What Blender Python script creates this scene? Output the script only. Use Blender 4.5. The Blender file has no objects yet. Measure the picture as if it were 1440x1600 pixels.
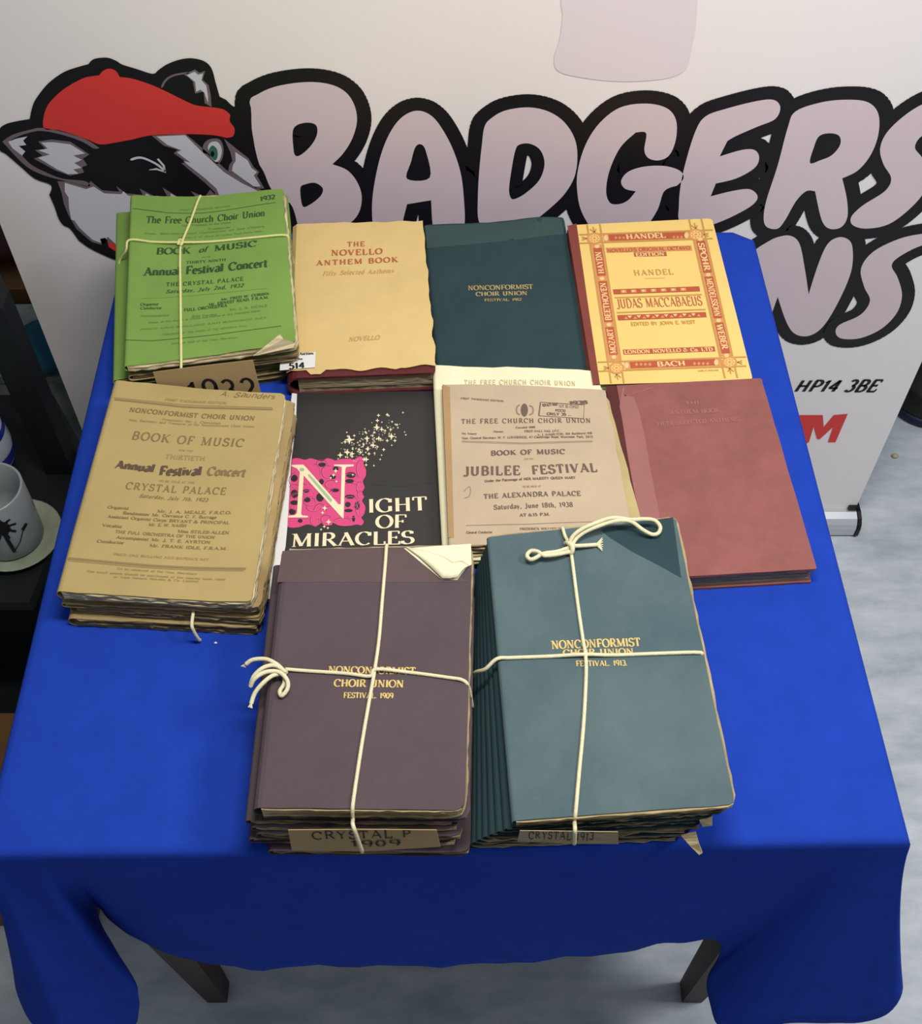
import bpy, bmesh, math, random
from mathutils import Vector, noise
from mathutils.geometry import tessellate_polygon
random.seed(7)
SC = bpy.context.scene
COL = SC.collection

# ---------------------------------------------------------------- camera
PITCH = math.radians(52.8)
CAMZ = 1.60
FPX = 1792.0
cd = bpy.data.cameras.new('camera'); cam = bpy.data.objects.new('camera', cd); COL.objects.link(cam)
cam.location = (0, 0, CAMZ); cam.rotation_euler = (math.pi/2 - PITCH, 0, 0)
cd.sensor_fit = 'VERTICAL'; cd.sensor_height = 24; cd.lens = 24*FPX/1600
cd.clip_start = .02
SC.camera = cam

# ---------------------------------------------------------------- light
w = bpy.data.worlds.new('world'); SC.world = w; w.use_nodes = True
w.node_tree.nodes['Background'].inputs[0].default_value = (.80, .87, 1.0, 1)
w.node_tree.nodes['Background'].inputs[1].default_value = .27
def area(name, loc, size, power, col, aim=None):
    l = bpy.data.lights.new(name, 'AREA'); l.shape = 'RECTANGLE'; l.size, l.size_y = size
    l.energy = power; l.color = col
    o = bpy.data.objects.new(name, l); COL.objects.link(o); o.location = loc
    if aim: o.rotation_euler = (Vector(aim)-Vector(loc)).to_track_quat('-Z', 'Y').to_euler()
    return o
area('added_overhead_light', (.1, .50, 1.9), (.5, .12), 13.5, (1.0, .945, .87))  # added low over the table to brighten the banner and tabletop
area('right_ceiling_light', (1.2, .42, 2.2), (.4, .4), 20, (.97, .97, 1.0))
vs = SC.view_settings
vs.view_transform = 'Standard'; vs.look = 'None'; vs.gamma = 1; vs.use_curve_mapping = False
vs.exposure = 0.12

# ---------------------------------------------------------------- helpers
FY, FZ = math.cos(PITCH), math.sin(PITCH)
def ray(px, py):
    u, v = px-720, 800-py
    return (u, FPX*FY + v*FZ, -FPX*FZ + v*FY)
def W(px, py, z):
    """point of the horizontal plane at height z under a photo pixel"""
    d = ray(px, py); t = (z-CAMZ)/d[2]
    return Vector((d[0]*t, d[1]*t, z))
def WY(px, py, Y):
    d = ray(px, py); t = Y/d[1]
    return Vector((d[0]*t, Y, CAMZ+d[2]*t))

def lin(c):
    c = c/255
    return c/12.92 if c <= .04045 else ((c+.055)/1.055)**2.4
ALB = 1.0        # darkens colours of table things to offset the strong light, set below
def mat(name, rgb, rough=.8, var=.06, vscale=18, bump=0, bscale=300, metal=0, spec=.3, stretch=None, bdist=.001, rgb2=None):
    m = bpy.data.materials.new(name); m.use_nodes = True
    nt = m.node_tree; b = nt.nodes['Principled BSDF']
    c = [lin(x)*ALB for x in rgb]
    b.inputs['Roughness'].default_value = rough; b.inputs['Metallic'].default_value = metal
    b.inputs['Specular IOR Level'].default_value = spec
    tc = nt.nodes.new('ShaderNodeTexCoord')
    src = tc.outputs['Object']
    if stretch:
        mp = nt.nodes.new('ShaderNodeMapping'); mp.inputs['Scale'].default_value = stretch
        nt.links.new(src, mp.inputs['Vector']); src = mp.outputs['Vector']
    if var or rgb2:
        n = nt.nodes.new('ShaderNodeTexNoise'); n.inputs['Scale'].default_value = vscale
        n.inputs['Detail'].default_value = 6; n.inputs['Roughness'].default_value = .65
        nt.links.new(src, n.inputs['Vector'])
        r = nt.nodes.new('ShaderNodeValToRGB')
        r.color_ramp.elements[0].position = .3; r.color_ramp.elements[1].position = .7
        if rgb2: c2 = [lin(x)*ALB for x in rgb2]
        else: c2 = [x*(1-var*2) for x in c]
        c1 = [min(1, x*(1+var)) for x in c]
        r.color_ramp.elements[0].color = (*c2, 1); r.color_ramp.elements[1].color = (*c1, 1)
        nt.links.new(n.outputs['Fac'], r.inputs['Fac']); nt.links.new(r.outputs['Color'], b.inputs['Base Color'])
    else: b.inputs['Base Color'].default_value = (*c, 1)
    if bump:
        n2 = nt.nodes.new('ShaderNodeTexNoise'); n2.inputs['Scale'].default_value = bscale
        n2.inputs['Detail'].default_value = 3
        nt.links.new(src, n2.inputs['Vector'])
        bp = nt.nodes.new('ShaderNodeBump'); bp.inputs['Strength'].default_value = bump; bp.inputs['Distance'].default_value = bdist
        nt.links.new(n2.outputs['Fac'], bp.inputs['Height']); nt.links.new(bp.outputs['Normal'], b.inputs['Normal'])
    return m

def link(name, me, parent=None, loc=(0, 0, 0)):
    o = bpy.data.objects.new(name, me); COL.objects.link(o)
    o.location = loc
    if parent: o.parent = parent
    return o
def mesh(name, verts, faces, m, parent=None, org=(0, 0, 0), smooth=False, loc=None, mats=None, fm=None):
    me = bpy.data.meshes.new(name)
    ox, oy, oz = org
    me.from_pydata([(v[0]-ox, v[1]-oy, v[2]-oz) for v in verts], [], faces)
    for q in (mats or [m]): me.materials.append(q)
    if fm:
        for p, i in zip(me.polygons, fm): p.material_index = i
    if smooth:
        for p in me.polygons: p.use_smooth = True
    me.update()
    return link(name, me, parent, loc if loc is not None else (org if parent is None else (0, 0, 0)))
def tag(o, label=None, cat=None, group=None, kind=None):
    if label: o['label'] = label
    if cat: o['category'] = cat
    if group: o['group'] = group
    if kind: o['kind'] = kind
    return o
def thing(name, label, cat, loc, group=None):
    o = bpy.data.objects.new(name, None); COL.objects.link(o); o.location = loc
    o.empty_display_size = .05
    return tag(o, label, cat, group)
class MB:
    """collects shapes into one mesh"""
    def __init__(s): s.v, s.f, s.i = [], [], []
    def add(s, vs_, fs_, mi=0):
        n = len(s.v); s.v += [tuple(v) for v in vs_]; s.f += [tuple(i+n for i in f) for f in fs_]; s.i += [mi]*len(fs_)
    def box(s, a, b, mi=0):
        x0, y0, z0 = a; x1, y1, z1 = b
        s.add([(x0,y0,z0),(x1,y0,z0),(x1,y1,z0),(x0,y1,z0),(x0,y0,z1),(x1,y0,z1),(x1,y1,z1),(x0,y1,z1)],
              [(0,3,2,1),(4,5,6,7),(0,1,5,4),(1,2,6,5),(2,3,7,6),(3,0,4,7)], mi)
    def tube(s, pts, r, n=8, mi=0, caps=True):
        pts = [Vector(p) for p in pts]; rs = r if isinstance(r, (list, tuple)) else [r]*len(pts)
        vs_, fs_ = [], []; up = Vector((0, 0, 1))
        prev = None
        for k, p in enumerate(pts):
            t = (pts[min(k+1, len(pts)-1)]-pts[max(k-1, 0)]).normalized()
            if prev is None:
                a = t.cross(up); a = a if a.length > .05 else t.cross(Vector((1, 0, 0))); a.normalize()
            else:
                a = prev - t*prev.dot(t); a.normalize()
            prev = a; b = t.cross(a)
            for j in range(n):
                an = 2*math.pi*j/n; vs_.append(p + (a*math.cos(an)+b*math.sin(an))*rs[k])
        for k in range(len(pts)-1):
            for j in range(n):
                fs_.append((k*n+j, k*n+(j+1) % n, (k+1)*n+(j+1) % n, (k+1)*n+j))
        if caps: fs_ += [tuple(range(n-1, -1, -1)), tuple((len(pts)-1)*n+j for j in range(n))]
        s.add(vs_, fs_, mi)
    def lathe(s, prof, c, n=40, mi=0):
        vs_, fs_ = [], []
        for r, z in prof:
            for j in range(n):
                a = 2*math.pi*j/n; vs_.append((c[0]+r*math.cos(a), c[1]+r*math.sin(a), c[2]+z))
        for k in range(len(prof)-1):
            for j in range(n): fs_.append((k*n+j, k*n+(j+1) % n, (k+1)*n+(j+1) % n, (k+1)*n+j))
        s.add(vs_, fs_, mi)
    def obj(s, name, m, parent=None, org=(0, 0, 0), smooth=False, mats=None):
        return mesh(name, s.v, s.f, m, parent, org, smooth, mats=mats, fm=s.i)

def spline(P, n=8, closed=False, corners=()):
    """Catmull-Rom through P; indices in corners stay sharp"""
    out = []; N = len(P); P = [Vector(p) for p in P]
    for i in range(N if closed else N-1):
        p1, p2 = P[i], P[(i+1) % N]
        p0 = P[i-1] if (closed or i > 0) else p1
        p3 = P[(i+2) % N] if (closed or i+2 < N) else p2
        if i in corners: p0 = p1
        if (i+1) % N in corners: p3 = p2
        for k in range(n):
            t = k/n
            out.append(.5*((2*p1)+(p2-p0)*t+(2*p0-5*p1+4*p2-p3)*t*t+(3*p1-p0-3*p2+p3)*t**3))
    if not closed: out.append(P[-1])
    return out

# ---------------------------------------------------------------- lettering: a broad-nib serif alphabet
def arc(cx, cy, rx, ry, a0, a1, n=9):
    return [(cx+rx*math.cos(math.radians(a0+(a1-a0)*k/n)), cy+ry*math.sin(math.radians(a0+(a1-a0)*k/n))) for k in range(n+1)]
def L(*a): return [(a[i], a[i+1]) for i in range(0, len(a), 2)]
# glyph: (advance, [strokes or (stroke, width factor)], bottom serif xs, top serif xs)
G = {
'A': (.74, [(L(.1,0,.38,1), .5), L(.35,1,.65,0), L(.2,.33,.53,.33)], [.1,.65], []),
'B': (.66, [L(.16,0,.16,1), L(.1,1,.34,1)+arc(.34,.76,.2,.24,90,-90)+L(.16,.52), L(.3,.52,.36,.52)+arc(.36,.26,.22,.26,90,-90)+L(.1,0)], [], []),
'C': (.72, [arc(.4,.5,.32,.5,48,312,16), L(.62,.7,.62,.97)], [], []),
'D': (.74, [L(.16,0,.16,1), L(.1,1,.32,1)+arc(.32,.5,.34,.5,90,-90,14)+L(.1,0)], [], []),
'E': (.62, [L(.16,0,.16,1), L(.1,1,.55,1), L(.16,.52,.44,.52), L(.1,0,.57,0), (L(.54,1,.54,.8),.5), (L(.56,0,.56,.22),.5), (L(.43,.42,.43,.62),.5)], [], []),
'F': (.58, [L(.16,0,.16,1), L(.1,1,.55,1), L(.16,.5,.42,.5), (L(.54,1,.54,.8),.5), (L(.41,.4,.41,.6),.5)], [.16], []),
'G': (.76, [arc(.4,.5,.32,.5,48,318,16), L(.62,.7,.62,.97), L(.62,.05,.62,.42)], [], [.0]),
'H': (.78, [L(.17,0,.17,1), L(.61,0,.61,1), L(.17,.5,.61,.5)], [.17,.61], [.17,.61]),
'I': (.34, [L(.17,0,.17,1)], [.17], [.17]),
'J': (.42, [L(.28,1,.28,.12)+arc(.13,.12,.15,.2,0,-150,8)], [], [.26]),
'K': (.74, [L(.17,0,.17,1), (L(.6,1,.17,.42),.5), L(.3,.58,.64,0)], [.17,.64], [.17,.6]),
'L': (.6, [L(.16,0,.16,1), L(.1,0,.55,0), (L(.54,0,.54,.24),.5)], [], [.16]),
'M': (.92, [(L(.14,0,.16,1),.45), L(.16,1,.45,.05), (L(.45,.05,.74,1),.5), L(.75,1,.77,0)], [.14,.77], [.12,.78]),
'N': (.8, [(L(.15,0,.15,1),.5), L(.15,1,.63,0), (L(.63,0,.63,1),.5)], [.15], [.12,.63]),
'O': (.78, [arc(.39,.5,.32,.5,0,360,24)], [], []),
'P': (.62, [L(.16,0,.16,1), L(.1,1,.33,1)+arc(.33,.73,.22,.27,90,-90)+L(.16,.46)], [.16], []),
'Q': (.78, [arc(.39,.5,.32,.5,0,360,24), L(.4,.2,.7,-.15)], [], []),
'R': (.7, [L(.16,0,.16,1), L(.1,1,.33,1)+arc(.33,.75,.2,.25,90,-90)+L(.16,.5), L(.33,.5,.62,0)], [.16,.63], []),
'S': (.58, [arc(.3,.75,.2,.25,40,245,12)+arc(.28,.26,.23,.26,65,-140,12), L(.46,.78,.46,.97), L(.08,.03,.08,.24)], [], []),
'T': (.66, [L(.33,0,.33,1), L(.05,1,.61,1), (L(.06,1,.06,.78),.5), (L(.6,1,.6,.78),.5)], [.33], []),
'U': (.76, [L(.16,1,.16,.3)+arc(.37,.3,.21,.3,180,360,12)+L(.58,1)], [], [.16,.58]),
'V': (.72, [L(.1,1,.36,0), (L(.36,0,.62,1),.5)], [], [.1,.62]),
'W': (1.0, [L(.08,1,.3,0), (L(.3,0,.5,1),.5), L(.5,1,.7,0), (L(.7,0,.92,1),.5)], [], [.08,.5,.92]),
'X': (.7, [L(.1,1,.6,0), (L(.1,0,.6,1),.5)], [.1,.6], [.1,.6]),
'Y': (.7, [L(.1,1,.35,.48), (L(.6,1,.35,.48),.5), L(.35,.48,.35,0)], [.35], [.1,.6]),
'Z': (.62, [L(.08,1,.54,1), (L(.54,1,.08,0),.9), L(.08,0,.56,0)], [], []),
'a': (.48, [arc(.22,.5,.16,.17,150,0,6)+L(.38,0), arc(.22,.17,.15,.17,60,300,9)], [], []),
'b': (.52, [L(.12,0,.12,1), arc(.28,.32,.18,.32,-150,150,12)], [], [.08]),
'c': (.44, [arc(.24,.33,.17,.33,50,310,12)], [], []),
'd': (.52, [L(.4,0,.4,1), arc(.24,.32,.18,.32,30,330,12)], [], [.36]),
'e': (.46, [L(.08,.36,.4,.36)+arc(.24,.33,.17,.33,8,310,12)], [], []),
'f': (.34, [L(.15,0,.15,.78)+arc(.27,.78,.12,.2,180,60,5), L(.05,.64,.3,.64)], [.15], []),
'g': (.5, [arc(.23,.42,.15,.22,0,360,12), arc(.23,-.1,.18,.14,0,360,12)], [], []),
'h': (.56, [L(.12,0,.12,1), arc(.27,.42,.15,.22,170,0,7)+L(.42,0)], [.12,.42], [.09]),
'i': (.27, [L(.13,0,.13,.64), L(.13,.8,.13,.9)], [.13], []),
'j': (.27, [L(.14,.64,.14,-.2), L(.14,.8,.14,.9)], [], []),
'k': (.52, [L(.12,0,.12,1), (L(.42,.64,.12,.28),.5), L(.22,.38,.46,0)], [.12,.45], [.09]),
'l': (.27, [L(.13,0,.13,1)], [.13], [.09]),
'm': (.84, [L(.12,0,.12,.64), arc(.26,.42,.14,.22,170,0,7)+L(.4,0), arc(.54,.42,.14,.22,170,0,7)+L(.68,0)], [.12,.4,.68], []),
'n': (.56, [L(.12,0,.12,.64), arc(.27,.42,.15,.22,170,0,7)+L(.42,0)], [.12,.42], []),
'o': (.5, [arc(.25,.32,.18,.32,0,360,16)], [], []),
'p': (.52, [L(.12,-.3,.12,.64), arc(.28,.32,.18,.32,-150,150,12)], [], []),
'r': (.4, [L(.12,0,.12,.64), arc(.28,.46,.15,.18,160,50,5)], [.12], []),
's': (.4, [arc(.2,.48,.13,.16,40,245,8)+arc(.19,.17,.15,.17,65,-140,8)], [], []),
't': (.34, [L(.15,.86,.15,.14)+arc(.26,.14,.11,.14,180,290,5), L(.04,.64,.3,.64)], [], []),
'u': (.56, [L(.12,.64,.12,.2)+arc(.27,.2,.15,.2,180,350,7), L(.42,.64,.42,0)], [], []),
'v': (.5, [L(.06,.64,.24,0), (L(.24,0,.42,.64),.5)], [], [.0]),
'w': (.72, [L(.06,.64,.2,0), (L(.2,0,.34,.64),.5), L(.34,.64,.5,0), (L(.5,0,.64,.64),.5)], [], []),
'x': (.5, [L(.06,.64,.42,0), (L(.06,0,.42,.64),.5)], [], []),
'y': (.5, [L(.06,.64,.24,0), (L(.42,.64,.24,0,.12,-.25),.5)], [], []),
'z': (.46, [L(.06,.64,.4,.64), L(.4,.64,.06,0), L(.06,0,.42,0)], [], []),
'0': (.56, [arc(.28,.5,.2,.5,0,360,20)], [], []),
'1': (.4, [L(.08,.8,.22,1,.22,0)], [.22], []),
'2': (.56, [arc(.27,.72,.19,.28,160,-30,10)+L(.08,0), L(.08,.02,.5,.02)], [], []),
'3': (.54, [arc(.25,.75,.18,.25,150,-80,9), arc(.25,.27,.21,.27,85,-150,10)], [], []),
'4': (.58, [L(.4,0,.4,1), L(.4,1,.06,.3), L(.06,.3,.54,.3)], [], []),
'5': (.54, [L(.46,1,.14,1,.12,.58)+arc(.25,.3,.21,.32,110,-150,10)], [], []),
'6': (.56, [L(.42,1)+arc(.3,.4,.22,.5,110,190,6)+arc(.28,.3,.2,.3,180,-180,16)], [], []),
'7': (.52, [L(.06,.98,.48,.98,.2,0)], [], []),
'8': (.56, [arc(.28,.76,.17,.24,0,360,14), arc(.28,.27,.21,.27,0,360,14)], [], []),
'9': (.56, [arc(.28,.7,.2,.3,0,360,16), arc(.26,.6,.22,.6,10,-70,8)], [], []),
'&': (.8, [L(.66,.5)+arc(.34,.3,.28,.3,0,-220,12)+L(.4,.72)+arc(.32,.84,.12,.15,-20,220,8)+L(.66,0)], [], []),
'.': (.24, [L(.1,.0,.1,.11)], [], []), ',': (.24, [L(.12,.1,.08,-.12)], [], []), '-': (.4, [L(.08,.34,.34,.34)], [], []),
"'": (.2, [L(.1,.78,.1,1)], [], []), ' ': (.42, [], [], []),
}
def stroke_quads(pts, wid, thick, thin, nib):
    n = len(pts); L_, R_ = [], []
    for k in range(n):
        a = pts[max(k-1, 0)]; b = pts[min(k+1, n-1)]
        dx, dy = b[0]-a[0], b[1]-a[1]; l = math.hypot(dx, dy) or 1e-9
        dx, dy = dx/l, dy/l
        ww = (thin+(thick-thin)*abs(math.sin(math.atan2(dy, dx)-nib)))*wid/2
        L_.append((pts[k][0]-dy*ww, pts[k][1]+dx*ww)); R_.append((pts[k][0]+dy*ww, pts[k][1]-dx*ww))
    vs_ = L_+R_
    return vs_, [(k, k+1, n+k+1, n+k) for k in range(n-1)]
def glyph_text(s, thick=.17, thin=.05, nib=math.radians(12), serif=.11, shear=0, jit=0, track=0):
    """list of (verts, faces) in text space, total width"""
    x = 0; out = []
    for ch in s:
        g = G.get(ch) or G.get(ch.upper()) or G[' ']
        jy = random.uniform(-jit, jit); js = 1+random.uniform(-jit, jit)
        for st in g[1]:
            f = 1
            if isinstance(st, tuple): st, f = st
            vs_, fs_ = stroke_quads([(p[0]*js, p[1]*js+jy) for p in st], f, thick, thin, nib)
            out.append(([(x+a+b*shear, b) for a, b in vs_], fs_))
        if serif:
            for (xs, yy) in ((g[2], 0), (g[3], 1)):
                for q in xs:
                    if q == 0: continue
                    h = thin*.9; y0 = yy if yy == 0 else yy-h
                    out.append(([(x+q-serif+y0*shear, y0), (x+q+serif+y0*shear, y0), (x+q+serif+y0*shear, y0+h), (x+q-serif+y0*shear, y0+h)], [(0, 1, 2, 3)]))
        x += g[0]+track
    return out, x-track

class Print:
    """ink on a surface: px points go to the plane z (or a surface function) and lift by lift"""
    def __init__(s, z, lift=.00025, surf=None, crop=None):
        s.z, s.lift, s.surf, s.mb = z, lift, surf, {}
        s.crop = crop or (1, 0, 0)
    def to(s, x, y):
        k, ox, oy = s.crop
        p = W(ox+x/k, oy+y/k, s.z)
        return p
    def fin(s, p, lay=0):
        z = s.surf(p.x, p.y) if s.surf else s.z
        return (p.x, p.y, z+s.lift+lay*.00008)
    def m(s, key):
        return s.mb.setdefault(key, MB())
    def text(s, key, txt, x0, y0, x1, y1, cap, lay=1, updir=None, **kw):
        P0, P1 = s.to(x0, y0), s.to(x1, y1)
        out, wd = glyph_text(txt, **kw)
        ex = (P1-P0)/wd
        if updir: U = s.to(x0+updir[0], y0+updir[1])-P0
        else:
            U0 = s.to(x0, y0-cap)-P0; e = (P1-P0).normalized()
            U = Vector((-e.y, e.x, 0)); U *= abs(U0.dot(U))
        mb = s.m(key)
        for q_, (vs_, fs_) in enumerate(out):
            mb.add([s.fin(P0+ex*a+U*b, lay+(q_ % 12)*.06) for a, b in vs_], fs_)
    def poly(s, key, pts, lay=0, holes=None, smooth=0, corners=()):
        P = [s.to(*p) for p in pts]
        if smooth: P = spline(P, smooth, True, corners)
        H = [[s.to(*p) for p in h] for h in (holes or [])]
        allp = P+[q for h in H for q in h]
        tri = tessellate_polygon([P]+H)
        s.m(key).add([s.fin(p, lay) for p in allp], tri)
    def line(s, key, pts, wpx, lay=0, n=10, smooth=0):
        P = [s.to(*p) for p in pts]
        if smooth: P = spline(P, smooth)
        else:
            Q = []
            for a, b in zip(P, P[1:]): Q += [a.lerp(b, k/n) for k in range(n)]
            P = Q+[P[-1]]
        wm = (s.to(pts[0][0]+wpx, pts[0][1])-s.to(*pts[0])).length/2
        n_ = len(P); A, B = [], []
        for k in range(n_):
            t = (P[min(k+1, n_-1)]-P[max(k-1, 0)]); t.z = 0; t.normalize(); q = Vector((-t.y, t.x, 0))*wm
            A.append(s.fin(P[k]+q, lay)); B.append(s.fin(P[k]-q, lay))
        s.m(key).add(A+B, [(k, k+1, n_+k+1, n_+k) for k in range(n_-1)])
    def disc(s, key, x, y, r, lay=1, n=8, ry=None):
        ry = ry or r
        s.poly(key, [(x+r*math.cos(2*math.pi*k/n), y+ry*math.sin(2*math.pi*k/n)) for k in range(n)], lay)
    def star(s, key, x, y, r, lay=1):
        pts = []
        for k in range(8):
            q = r if k % 2 == 0 else r*.35
            pts.append((x+q*math.cos(math.pi*k/4), y+q*math.sin(math.pi*k/4)))
        s.poly(key, pts, lay)
    def build(s, names, mats, parent, org):
        for k, mb in s.mb.items():
            o_ = mb.obj(names.get(k, k), mats[k], parent, org)
            if len(mb.f) > 12: o_['kind'] = 'stuff'       # ink: many marks too small to pick apart

# ---------------------------------------------------------------- materials
M = {}
ALB = .65
M['felt'] = mat('blue_felt', (36, 73, 190), .95, .05, 30, .25, 900, spec=.08)
ALB = 1.0
M['banner'] = mat('banner_vinyl', (238, 232, 228), .42, .012, 3, .05, 400, spec=.35)
M['black'] = mat('black_ink', (24, 22, 24), .45, 0)
M['letter'] = mat('pale_mauve_ink', (216, 198, 200), .45, .02, 3)
M['red'] = mat('red_ink', (218, 62, 58), .45, 0)
M['fur'] = mat('pale_fur_ink', (206, 206, 212), .45, 0)
M['furline'] = mat('grey_fur_line_ink', (118, 104, 108), .45, 0)
M['eyegreen'] = mat('green_iris_ink', (62, 112, 88), .45, 0)
M['ghost'] = mat('faint_mauve_ink', (226, 216, 218), .45, 0)
M['floor'] = mat('grey_vinyl_floor', (192, 197, 200), .5, .12, 9, .05, 60, spec=.35, stretch=(1, 2.4, 1), rgb2=(158, 168, 174))
M['steel'] = mat('silver_metal', (200, 202, 206), .35, 0, metal=.6)
M['darkplastic'] = mat('dark_plastic', (22, 22, 24), .4, 0)
M['shelf'] = mat('black_painted_metal', (20, 25, 27), .5, .1, 8)
M['wood'] = mat('dark_table_wood', (62, 48, 42), .55, .15, 12, .2, 80, stretch=(1, 1, .15))
M['wall'] = mat('grey_plaster_wall', (150, 148, 145), .9, .03, 3)
def pages(name, rgb, rgb2):
    return mat(name, rgb, .9, 0, 40, .12, 60, spec=.1, stretch=(.7, .7, 16), rgb2=rgb2)
ALB = .70
M['page'] = pages('cream_page_edges', (226, 208, 160), (150, 128, 88))
M['page_w'] = pages('pale_page_edges', (238, 226, 186), (178, 160, 118))
M['page_d'] = pages('old_brown_page_edges', (186, 166, 124), (96, 80, 56))
M['page_h'] = pages('grey_brown_page_edges', (200, 184, 150), (150, 134, 104))
M['green'] = mat('green_paper_cover', (130, 167, 82), .75, .05, 14, .2, 120, spec=.15)
M['greenlow'] = mat('green_grey_paper', (128, 152, 84), .8, .12, 22, .2, 120, spec=.15)
M['jacket'] = mat('cream_yellow_dust_jacket', (230, 200, 136), .8, .035, 16, .4, 40, spec=.1, bdist=.002)
M['maroon'] = mat('maroon_cloth_board', (98, 36, 38), .6, .06, 30, .2, 600)
M['dteal'] = mat('dark_teal_cloth', (50, 72, 76), .8, .07, 16, .3, 700, spec=.12)
M['dteal_f'] = mat('faded_dark_teal_cloth', (66, 86, 86), .8, .06, 16, .3, 700, spec=.12)
M['jyel'] = mat('yellow_printed_board', (250, 214, 128), .65, .03, 14, spec=.2)
M['jspine'] = mat('brick_red_spine_cloth', (136, 66, 54), .7, .06, 30, .3, 500)
M['redbook'] = mat('worn_red_cloth', (152, 92, 86), .6, .09, 28, .4, 900, spec=.25)
M['redfade'] = mat('greyed_red_cloth', (166, 108, 104), .55, .05, 20, .3, 900, spec=.25)
M['redspine'] = mat('dark_red_spine_cloth', (88, 34, 32), .6, .08, 20, .3, 900)
M['tan'] = mat('tan_paper_cover', (190, 168, 112), .8, .05, 9, .25, 60, spec=.12)
M['tanlow'] = mat('dull_tan_paper', (180, 156, 108), .85, .10, 20, .3, 90, spec=.1)
M['nblack'] = mat('black_printed_cover', (52, 50, 48), .45, .06, 10, spec=.35)
M['white'] = mat('white_paper', (238, 238, 234), .7, 0)
M['ivory'] = mat('ivory_paper', (250, 244, 206), .8, .03, 10, .2, 60, spec=.1)
M['jub'] = mat('pinkish_tan_paper', (202, 182, 154), .8, .05, 12, .25, 60, spec=.1)
M['jub_edge'] = mat('browned_paper_margin', (186, 152, 108), .8, .06, 20, spec=.1)
M['olive'] = mat('browned_ivory_paper', (196, 178, 128), .85, .08, 14, spec=.1)
M['purple'] = mat('dusty_purple_cloth', (94, 81, 86), .85, .06, 14, .3, 700, spec=.12)
M['purple_f'] = mat('faded_purple_cloth', (104, 86, 86), .85, .05, 14, .3, 700, spec=.12)
M['teal'] = mat('teal_cloth', (96, 114, 116), .75, .07, 7, .35, 600, spec=.15, rgb2=(74, 97, 104))
M['teal_dark'] = mat('unfaded_dark_teal_cloth', (48, 72, 78), .75, .06, 12, .35, 600, spec=.15)
M['cord'] = mat('cream_cotton_cord', (244, 236, 196), .9, .05, 200, .6, 900, spec=.05)
M['cord_g'] = mat('pale_yellow_cord', (236, 236, 160), .9, .05, 200, .6, 900, spec=.05)
M['card'] = mat('brown_card_slip', (190, 164, 118), .85, .04, 12, spec=.1)
M['marker'] = mat('black_marker_ink', (40, 34, 36), .6, 0)
M['ink_g'] = mat('dark_green_ink', (52, 84, 44), .7, 0)
M['ink_gl'] = mat('thin_green_ink', (104, 140, 68), .7, 0)
M['ink_t'] = mat('brown_grey_ink', (138, 114, 76), .7, 0)
M['ink_tl'] = mat('light_brown_ink', (166, 140, 92), .7, 0)
M['ink_td'] = mat('dark_brown_ink', (98, 78, 62), .7, 0)
M['ink_tr'] = mat('tan_rule_ink', (150, 127, 86), .7, 0)
M['ink_r'] = mat('brick_red_ink', (190, 104, 70), .7, 0)
M['ink_rl'] = mat('pale_red_ink', (206, 160, 104), .7, 0)
M['gold'] = mat('gilt_lettering', (238, 208, 130), .35, .15, 200, metal=.15)
M['gold_d'] = mat('dull_gilt_lettering', (186, 166, 112), .45, .2, 200, metal=.15)
M['pink'] = mat('hot_pink_ink', (226, 78, 134), .5, 0)
M['pinkl'] = mat('light_pink_line_ink', (238, 128, 166), .5, 0)
M['pinkd'] = mat('deep_pink_shade_ink', (160, 58, 98), .5, 0)
M['nink'] = mat('black_cover_ink', (48, 40, 42), .5, 0)
M['nwhite'] = mat('cream_ink', (250, 236, 196), .5, 0)
M['ngreen'] = mat('pale_green_ink', (172, 196, 156), .5, 0)
M['ink_j'] = mat('purple_brown_ink', (112, 93, 82), .7, 0)
M['ink_jl'] = mat('faint_brown_ink', (150, 127, 110), .7, 0)
M['ink_iv'] = mat('pale_olive_ink', (206, 196, 148), .7, 0)
M['j_or'] = mat('orange_tan_ink', (222, 154, 92), .65, 0)
M['j_red'] = mat('brick_panel_ink', (190, 92, 62), .65, 0)
M['j_br'] = mat('ochre_line_ink', (206, 154, 82), .65, 0)
M['j_cr'] = mat('cream_reversed_lettering', (246, 206, 142), .65, 0)
ALB = 1.0

# ================================================================= SETTING
TBL = .70
mb = MB(); mb.box((-3.2, -2.2, -.05), (3.6, 3.4, 0))
tag(mb.obj('floor', M['floor']), kind='structure')
mb = MB(); mb.box((-3.2, 3.4, 0), (3.6, 3.5, 2.9))
tag(mb.obj('wall_back', M['wall']), kind='structure')
mb = MB(); mb.box((-3.3, -2.2, 0), (-3.2, 3.5, 2.9))
tag(mb.obj('wall_left', M['wall']), kind='structure')

# ================================================================= BANNER
BY = 1.19
bx0, bx1 = -.594, .674
bt = thing('banner_stand', 'tall white roll-up banner with red-capped animal emblem and black outlined bubble lettering behind the table', 'banner', (.03, BY, 0))
org = bt.location.copy()
mb = MB()
nx, nz = 24, 40
vsb = []
for j in range(nz+1):
    for i in range(nx+1):
        x = bx0+(bx1-bx0)*i/nx; z = .040+(2.0-.040)*j/nz
        vsb.append((x, BY, z))
fb = [(j*(nx+1)+i, j*(nx+1)+i+1, (j+1)*(nx+1)+i+1, (j+1)*(nx+1)+i) for j in range(nz) for i in range(nx)]
nfr = len(vsb)
vsb += [(v[0], v[1]+.0008, v[2]) for v in vsb]
fb += [tuple(q+nfr for q in reversed(f)) for f in fb]
panel = mesh('banner_panel', vsb, fb, M['banner'], bt, org)
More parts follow.
